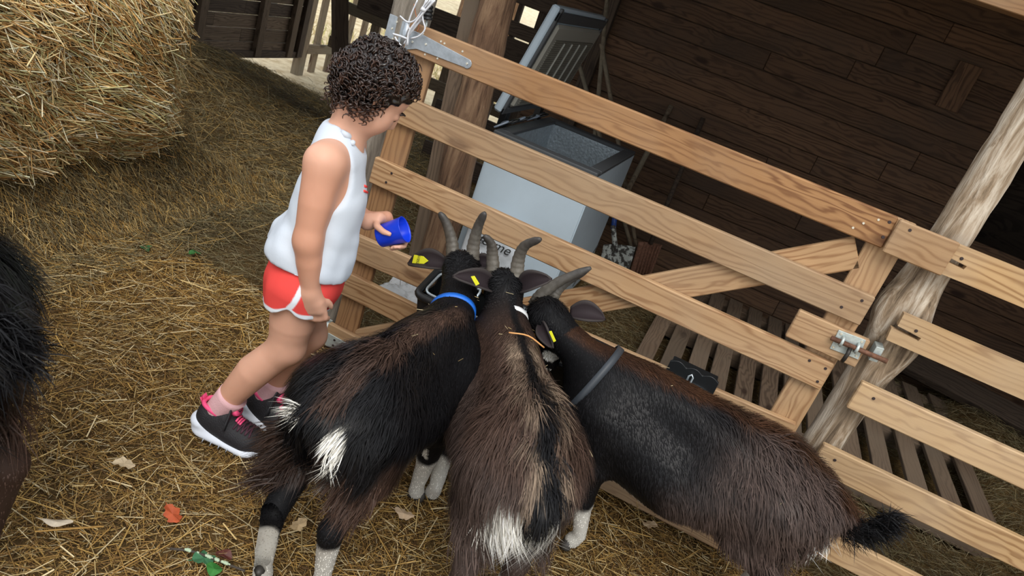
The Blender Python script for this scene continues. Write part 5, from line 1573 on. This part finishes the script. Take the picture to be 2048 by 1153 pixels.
# ---- socks and shoes
SOCK = plain('pink_sock', (0.72, 0.43, 0.45), 0.85, spec=0.1, bump=0.3, nscale=220)
SHOEB = plain('black_mesh_shoe', (0.012, 0.011, 0.014), 0.6, bump=0.5, nscale=330)
RUB = plain('white_sole', (0.72, 0.76, 0.84), 0.55)
PINK = plain('hot_pink', (0.85, 0.08, 0.22), 0.55)
PLUM = plain('dark_plum_lace', (0.055, 0.014, 0.028), 0.7)
STRAP = plain('black_strap', (0.022, 0.022, 0.026), 0.5)
def shoe(ank, ang, K=1.2):
    """foot frame before scaling: heel at x=0, toe at x=.16"""
    ca, sa = math.cos(ang), math.sin(ang)
    R3 = np.array([[ca, -sa, 0], [sa, ca, 0], [0, 0, 1.0]])
    o0 = np.array([ank[0], ank[1], 0.006]) - R3 @ np.array([.040 * K, 0, 0])
    def S(p): return cw((np.asarray(p, float) * K) @ R3.T + o0)
    AX = CM @ R3
    lo = S((.08, 0, .06)) - .16; hi = S((.08, 0, .06)) + .16
    def chn(F, pts, rads, k, sc=None): F.chain([S(p) for p in pts], [r * K for r in rads], k, sc)
    def tb(name, pts, r, mat, par, n=6, **kw): return tube(name, [S(p) for p in pts], np.asarray(r) * K, mat, par, n=n, **kw)
    F = Field(lo, hi, .0035)
    chn(F, [(.028, 0, .014), (.075, .002, .012), (.125, .003, .012)], [.035, .033, .038], .02, (AX[:, 2], .42))
    chn(F, [(.020, 0, .034), (.060, 0, .018)], [.033, .029], .02, (AX[:, 2], .60))
    F.halfspace(S((0, 0, .0)), (0, 0, -1.0))
    V, Q = F.nets(); V = relax(V, Q, 2)
    root = link('shoe', mesh_arrays('shoe_sole', V, Q, None, True), RUB, kid); root['label'] = 'black and pink trainer with white sole'
    F = Field(lo, hi, .0032)
    chn(F, [(.030, 0, .042), (.070, .001, .037), (.122, .003, .027)], [.031, .0325, .0335], .02)
    chn(F, [(.030, 0, .060), (.062, 0, .060)], [.029, .030], .015)
    F.cone(S((.068, 0, .074)), S((.076, 0, .090)), .025 * K, .018 * K, .012, (AX[:, 0], .5))
    chn(F, [(.146, .003, .023), (.125, .003, .023)], [.019, .022], .01)
    F.halfspace(S((.08, 0, .016)), (0, 0, -1.0))
    F.cut_ell(S((.038, 0, .100)), (.028 * K, .023 * K, .040 * K), .006, AX)
    V, Q = F.nets(); V = relax(V, Q, 2)
    link('upper', mesh_arrays('shoe_upper', V, Q, None, True), SHOEB, root)
    ubv = BVHTree.FromPolygons([tuple(q) for q in V], [tuple(q) for q in Q])
    def on(x, y, off=.0012):
        """point on the upper, dropped from above in the foot frame"""
        h_, n_, _, _ = ubv.ray_cast(Vector(S((x, y, .2))), Vector((0, 0, -1)))
        return (np.array(h_) + np.array(n_) * off * K) if h_ is not None else S((x, y, .05))
    a = np.linspace(0, 2 * np.pi, 28)
    tb('lining', [(.038 + .0285 * math.cos(t), .0245 * math.sin(t), .077 - .010 * math.cos(t) - .004 * math.cos(2 * t)) for t in a], .0050, PINK, root, 8)
    for k in (-1, 0, 1):
        tb('heel_tab', [(.006, .005 * k, .076), (.000, .005 * k, .088), (.004, .005 * k, .096), (.010, .005 * k, .086)], .0019, PINK, root)
    Vb, Fb = sweep([S((.081, 0, .0865)), S((.090, 0, .0905))], [.0135 * K, .0125 * K], 16, flat=(.85, 1.15))
    link('tongue_badge', mesh_poly('tongue_badge', Vb, Fb), PINK, root)
    tube('badge_mark', [S((.0905, -.006, .089)), S((.0915, .001, .0885)), S((.0905, .006, .0935))], .0012 * K, STRAP, root, n=5)
    prof = [on(.078, y, .0015) for y in np.linspace(-.031, .031, 13)]
    Vs, Fs = sweep(prof, .0095 * K, 8, flat=(.30, 1.0), up=tuple(AX[:, 2]))
    link('strap', mesh_poly('strap', Vs, Fs), STRAP, root)
    for k in (-1, 0, 1):
        tube('lace_keeper', [on(.096 + .0052 * k, y, .0022) for y in (-.012, -.004, .004, .012)], .0024 * K, PINK, root, n=6)
    for k in range(4):
        x = .094 + .0095 * k
        for sd in (-1, 1):
            tube('lace', [on(x + .010 * t, sd * (.024 - .048 * t), .0016) for t in np.linspace(0, 1, 7)], .0021 * K, PLUM, root, n=5)
    for k in (1, 2, 3, 4, 5, 6):
        for sd in (-1, 1):
            x = .018 + .019 * k
            tb('tread_groove', [(x, .0375 * sd, .002), (x + .003, .0385 * sd, .014)], .0012, plain('pale_groove', (0.45, 0.50, 0.58), 0.6), root, 4)
def sock(kn, an):
    d = unit(kn - an)
    top_ = an + d * .070
    V, F = sweep([cw(an + (.004, 0, -.035)), cw(an), cw(an + d * .03), cw(an + d * .055), cw(top_)], [.028, .0325, .0355, .0390, .0405], 24)
    link('sock', mesh_poly('sock', V, F), SOCK, kid)
sock(RK, RA); sock(LK, LA)
shoe(RA, math.radians(20))
shoe(LA, math.radians(32))

# ---- the blue cup in the left hand
def cup():
    n = 28; prof = [(0.0, -.034), (.0265, -.034), (.0285, -.031), (.0335, .036), (.0342, .0375), (.0325, .0375), (.0315, .034), (.0268, -.029), (0.0, -.030)]
    V = []; F = []
    for (r, a) in prof:
        for k in range(n):
            t = 2 * math.pi * k / n
            V.append(cw(cupc + cupax * a + max(r, 1e-4) * (math.cos(t) * bx_ + math.sin(t) * up_)))
    for i in range(len(prof) - 1):
        for k in range(n): F.append((i * n + k, i * n + (k + 1) % n, (i + 1) * n + (k + 1) % n, (i + 1) * n + k))
    return mesh_poly('cup', V, F)
o = link('cup', cup(), plain('blue_plastic', (0.004, 0.045, 0.66), 0.3, spec=0.5))
tag(o, 'bright blue plastic cup held in the child\'s hand', 'cup')

# ================================================================ straw, hay, leaves
STRAW = vcol('straw', 0.6, 0.35)
def visible(P, m=260):
    d = (P - CAM) @ ROT.T
    x = 1024 + FPX * d[:, 0] / d[:, 2]; y = 576.5 + FPX * d[:, 1] / d[:, 2]
    return (d[:, 2] > .1) & (x > -m) & (x < 2048 + m) & (y > -m) & (y < 1153 + m)
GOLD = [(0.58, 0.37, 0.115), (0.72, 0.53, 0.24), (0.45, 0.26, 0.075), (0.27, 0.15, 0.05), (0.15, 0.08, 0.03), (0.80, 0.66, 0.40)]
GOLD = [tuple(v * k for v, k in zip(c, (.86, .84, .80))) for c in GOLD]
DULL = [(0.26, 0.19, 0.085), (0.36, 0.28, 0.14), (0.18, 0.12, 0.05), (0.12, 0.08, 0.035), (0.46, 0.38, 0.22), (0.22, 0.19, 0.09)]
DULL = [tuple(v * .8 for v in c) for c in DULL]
def litter(name, n, x0, x1, y0, y1, pal, L, W, tilt, zmax, label, keep=None, dark=None):
    x = RNG.uniform(x0, x1, n); y = RNG.uniform(y0, y1, n)
    P = np.stack([x, y, 0 * x], 1)
    k = visible(P)
    if keep is not None: k &= keep(x, y)
    x, y = x[k], y[k]; n = len(x)
    z = ground_h(x, y)
    e = .02
    gx = (ground_h(x + e, y) - z) / e; gyv = (ground_h(x, y + e) - z) / e
    a = RNG.uniform(0, 2 * np.pi, n)
    D = np.stack([np.cos(a), np.sin(a), gx * np.cos(a) + gyv * np.sin(a) + tilt * RNG.normal(size=n)], 1)
    D /= np.linalg.norm(D, axis=1)[:, None]
    Ls = np.exp(RNG.normal(np.log(L), .5, n)).clip(L * .3, L * 3.2); Ws = W * RNG.uniform(.5, 1.35, n)
    C = np.stack([x, y, z + RNG.uniform(.001, zmax, n) + np.abs(D[:, 2] - gx * D[:, 0]) * Ls * .2], 1)
    c = pick(pal, n, .18)
    c *= (.85 + .3 * hash_noise(C * np.array([1, 1, 0]), 2.2, 4))[:, None]
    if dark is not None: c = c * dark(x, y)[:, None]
    o = link(name, straws(name, C, D, Ls, Ws, c), STRAW)
    return tag(o, label, 'straw', kind='stuff')
litter('loose_straw', 105000, -1.25, 2.6, -2.0, 0.12, GOLD[:5] + GOLD[2:4] + GOLD[:1] + GOLD[5:], .030, .0020, .16, .022, 'golden straw scattered over the yard in front of the gate', lambda x, y: ~((x < -.95) & (y > -1.7)))
litter('long_straw', 7500, -1.25, 2.6, -2.0, 0.12, [GOLD[1], GOLD[5], GOLD[0], GOLD[2]], .070, .0034, .10, .030, 'longer pale straws lying on top of the yard litter', lambda x, y: ~((x < -.95) & (y > -1.7)))
litter('straw_chaff', 30000, -1.25, 2.6, -2.0, 0.12, GOLD[2:5] + GOLD[:1], .012, .0022, .3, .018, 'short brown chaff between the straws of the yard')
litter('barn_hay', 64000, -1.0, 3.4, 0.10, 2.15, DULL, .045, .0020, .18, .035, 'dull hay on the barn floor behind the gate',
       lambda x, y: ~((x > .0) & (x < .52) & (y > .86) & (y < 1.68)) & (((x < .93) | ((y > 1.2) & (x > 1.9)) | (x > 2.3) | (y < .80)) | (RNG.random(len(x)) < .25)))
x_ = atz(560, 185, .22)
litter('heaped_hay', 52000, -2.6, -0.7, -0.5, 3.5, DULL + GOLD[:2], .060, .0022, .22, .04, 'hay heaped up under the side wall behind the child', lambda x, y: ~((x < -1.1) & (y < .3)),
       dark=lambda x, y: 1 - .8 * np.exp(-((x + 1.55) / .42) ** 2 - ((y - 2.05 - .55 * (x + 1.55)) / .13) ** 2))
# slope of the lower straw heap: straws hang down its side
n = 20000
y = RNG.uniform(-1.5, .95, n); x = RNG.uniform(-1.35, -.88, n); P = np.stack([x, y, ground_h(x, y) + RNG.uniform(0, .03, n)], 1)
k = visible(P); P = P[k]; n = len(P)
D = np.stack([.75 + .3 * RNG.normal(size=n), .35 + .5 * RNG.normal(size=n), -.75 + .35 * RNG.normal(size=n)], 1); D /= np.linalg.norm(D, axis=1)[:, None]
o = link('straw_slope', straws('straw_slope', P, D, np.exp(RNG.normal(np.log(.07), .4, n)), .0028 * RNG.uniform(.5, 1.3, n), pick(GOLD[:3] + DULL[:4], n, .2)), STRAW)
tag(o, 'straw slumped down below the big bale', 'straw', kind='stuff')
# the big bale
bale = thing('straw_bale', 'big loose golden straw bale at the top left', 'bale', (-1.62, -.55, .2))
FBa = Field((-2.45, -1.75, .05), (-.85, .60, 1.12), .03)
FBa.rbox((-1.64, -.58, .60), (.60, .95, .37), .20)
V, Q = FBa.nets(); V = relax(V, Q, 2); N = vnormals(V, Q)
V = V + N * (.05 * hash_noise(V, 5, 3) + .03 * hash_noise(V, 12, 4))[:, None]
link('bale_core', mesh_arrays('bale_core', V, Q, None, True), MATS.get('bale_core') or plain('bale_core', (0.15, 0.095, 0.04), 0.95, noise=0.5, nscale=40, bump=0.8), bale)
n = 52000
P, Nn = samp(V, Q, n, lambda X: (X[:, 0] > -1.75).astype(float) + .02)
k = visible(P) & ((P[:, 0] > -1.8)); P, Nn = P[k], Nn[k]; n = len(P)
D = np.tile(np.array([.55, .75, -.42]), (n, 1)) + .35 * RNG.normal(size=(n, 3)) + .5 * np.stack([hash_noise(P, 4, 31 + i) for i in range(3)], 1)
D = D - Nn * np.sum(D * Nn, 1)[:, None] * .75; D /= np.linalg.norm(D, axis=1)[:, None]
Ls = np.exp(RNG.normal(np.log(.085), .45, n)).clip(.02, .26)
C = P + Nn * RNG.uniform(-.01, .035, n)[:, None]
c = pick([(0.72, 0.50, 0.22), (0.82, 0.64, 0.34), (0.60, 0.35, 0.12), (0.88, 0.76, 0.52), (0.42, 0.22, 0.07), (0.46, 0.40, 0.18)], n, .15)
c *= (1.05 + .22 * hash_noise(C, 4, 7))[:, None]
c = np.clip(c, 0, .95)
o = link('bale_straw', straws('bale_straw', C, D, Ls, .0040 * RNG.uniform(.45, 1.6, n), c), STRAW, bale); o['kind'] = 'stuff'

# single long straws lying on goats and ground
def one_straw(name, a, b, w, colr, label, bend=0.0):
    a = np.array(a); b = np.array(b); m = (a + b) / 2 + np.array([0, 0, bend])
    o = tube(name, spline([a, m, b], 9), w, plain('straw_' + label[:6].replace(' ', '_'), colr, .6), n=6)
    return tag(o, label, 'straw')
one_straw('straw_stalk', W2((-.20, -.085, .50)) + (0, 0, .03), W2((-.31, -.105, .40)) + (0, 0, .03), .0022, (.78, .66, .42), 'long pale straw stuck on the brown rump of the middle goat')
one_straw('straw_stalk', W2((.06, .06, .575)), W2((.05, -.07, .56)), .0020, (.62, .30, .10), 'thin orange straw curved over the back of the middle goat', .012)
# leaves on the ground
def leaf_mesh(name, L, w, lobes, seed):
    rr_ = np.random.default_rng(seed); m = 28; V = [(0, 0, 0)]
    for k in range(m):
        t = k / m * 2 * np.pi; u = (1 - math.cos(t)) / 2
        env = math.sin(math.pi * min(1, u * .9 + .04)) ** .7
        sw_ = (1 + .28 * math.sin(u * lobes * 2 * math.pi)) if lobes else 1
        V.append((L * (u - .5), w * env * sw_ * (1 if math.sin(t) >= 0 else -1) * abs(math.sin(t)) ** .25, .006 * math.sin(u * 5 + seed) + .2 * w * abs(math.sin(t)) * rr_.uniform(.2, .5)))
    F = [(0, 1 + k, 1 + (k + 1) % m) for k in range(m)]
    V += [(-L * .5, 0, 0), (-L * .72, .003, .002), (-L * .5, .003, 0)]
    F.append((m + 1, m + 2, m + 3))
    me = bpy.data.meshes.new(name); me.from_pydata(V, [], F)
    return me
leaves = [((248, 928), .050, .016, 3, (.55, .43, .27), 'pale dry leaf lying left of the nearer shoe', 40),
    ((345, 1029), .055, .017, 3, (.42, .075, .02), 'orange-red fallen oak leaf on the straw', -20),
    ((808, 1028), .055, .017, 3, (.52, .38, .25), 'crinkled tan oak leaf between the goats\' hooves', 10),
    ((597, 1050), .045, .015, 3, (.48, .34, .18), 'tan oak leaf near the left goat\'s hind legs', 70),
    ((880, 908), .045, .016, 2, (.60, .48, .33), 'pale leaf by the front hooves of the left goat', -40),
    ((290, 495), .055, .018, 2, (.03, .12, .04), 'dark green leaf on the straw below the bale', -25),
    ((390, 506), .050, .017, 2, (.03, .13, .025), 'green leaf on the straw left of the child', 80),
    ((408, 1118), .050, .020, 2, (.045, .16, .07), 'dull green oak leaf at the bottom of the picture', 55),
    ((428, 1139), .035, .016, 0, (.03, .17, .025), 'small bright green leaf at the bottom of the picture', 10),
    ((115, 1045), .060, .010, 0, (.55, .46, .34), 'long pale dry leaf beside the goat at the left edge', 30),
    ((1300, 1050), .045, .015, 3, (.50, .36, .22), 'tan leaf on the straw under the right goat', 15),
    ((448, 1110), .040, .013, 0, (.09, .02, .012), 'dark maroon leaf beside the lichened twig', 0)]
for i, (pxy, L, w, lob, colr, label, ang) in enumerate(leaves):
    p = atz(pxy[0], pxy[1], .03)
    o = link('fallen_leaf', leaf_mesh('fallen_leaf', L, w, lob, i), plain('leaf_%d' % i, colr, .6, noise=.25, nscale=60), None, Matrix.Translation(Vector(p)) @ Matrix.Rotation(math.radians(ang), 4, 'Z'))
    m = o.modifiers.new('s', 'SOLIDIFY'); m.thickness = .0008
    tag(o, label, 'leaf', 'fallen leaves')
tw = thing('twig', 'thin twig with pale green lichen at the bottom left', 'twig', tuple(atz(420, 1120, .02)))
tp_ = [atz(340, 1098, .03), atz(385, 1104, .035), atz(430, 1120, .03), atz(490, 1143, .03)]
tube('stem', spline(tp_, 14), .0028, plain('dark_twig', (.05, .038, .028), .8), tw, n=7)
lp = spline(tp_, 30)
for k in (7, 8, 12, 16, 17, 18, 20, 22, 23, 24):
    bm = bmesh.new(); bmesh.ops.create_icosphere(bm, subdivisions=1, radius=.0026 + .0012 * (k % 3)); me = bpy.data.meshes.new('lichen'); bm.to_mesh(me); bm.free()
    link('lichen', me, plain('lichen', (.42, .52, .36), .9), tw, Matrix.Translation(Vector(lp[k] + (0, 0, .002))) @ Matrix.Diagonal((1.5, 1, .7, 1)))

# ================================================================ cable bundle and insulator at the top hinge
WIRE = plain('white_cable', (.62, .63, .66), .45)
cb = thing('cable_bundle', 'bundle of white cables tied at the top gate hinge', 'cable', tuple(aty(820, 60, -.05)))
paths = [[(866, 0), (848, 18), (842, 40), (822, 62), (812, 92)], [(861, 0), (846, 20), (838, 44), (818, 70), (808, 88)], [(856, 0), (845, 16), (846, 40), (850, 58), (838, 72), (822, 77)],
    [(870, 0), (850, 22), (830, 46), (817, 66), (815, 90)], [(835, 0), (822, 30), (817, 50), (822, 66)], [(800, 32), (815, 44), (830, 40), (845, 20)], [(786, 68), (800, 72), (815, 78)], [(790, 74), (797, 86), (806, 94)], [(852, 0), (842, 26), (826, 56), (813, 84)]]
for i, pth in enumerate(paths):
    pts = spline([aty(a, b, -.040 - .004 * (i % 4)) for a, b in pth], 18)
    tube('cable', pts, .0024 if i % 3 else .003, WIRE, cb, n=6)
tube('copper_wire', spline([aty(a, b, -.034) for a, b in ((828, 8), (832, 30), (838, 50), (834, 64))], 14), .0016, plain('copper', (.45, .18, .09), .4, .5), cb, n=5)
tube('cable_tie', [aty(842, 16, -.055), aty(850, 22, -.05)], .006, WIRE, cb, n=8)
ins = thing('insulator', 'black ribbed fence insulator above the top rail', 'insulator', tuple(aty(857, 50, -.01)))
a_, b_ = aty(856, 10, -.012), aty(854, 40, -.012)
t_ = np.linspace(0, 1, 25)
tube('insulator_body', a_ + np.outer(t_, b_ - a_), .012 + .004 * np.abs(np.sin(t_ * 12)), BLACKP, ins, n=14)
tube('pin', [b_, aty(851, 60, -.012)], .0035, PALEZINC, ins, n=8)

# bits of straw caught in the coats
fk = []
for g_, n_ in ((g1, 16), (g2, 22), (g3, 8)):
    bo_ = [c_ for c_ in g_.children if c_.name.startswith('coat')][0].data
    co = np.empty(len(bo_.vertices) * 3, np.float32); bo_.vertices.foreach_get('co', co); co = co.reshape(-1, 5, 3)[:, 4]
    up_m = co[co[:, 2] > .42]
    fk.append(up_m[RNG.integers(0, len(up_m), n_)])
fk = np.vstack(fk) + np.array([0, 0, .004]); n = len(fk)
D = RNG.normal(size=(n, 3)) * np.array([1, 1, .3]); D /= np.linalg.norm(D, axis=1)[:, None]
o = link('straw_flecks', straws('straw_flecks', fk, D, RNG.uniform(.008, .022, n), .0016, pick([GOLD[5], GOLD[1]], n)), STRAW)
tag(o, 'tiny flecks of straw caught in the goats\' coats', 'straw', kind='stuff')
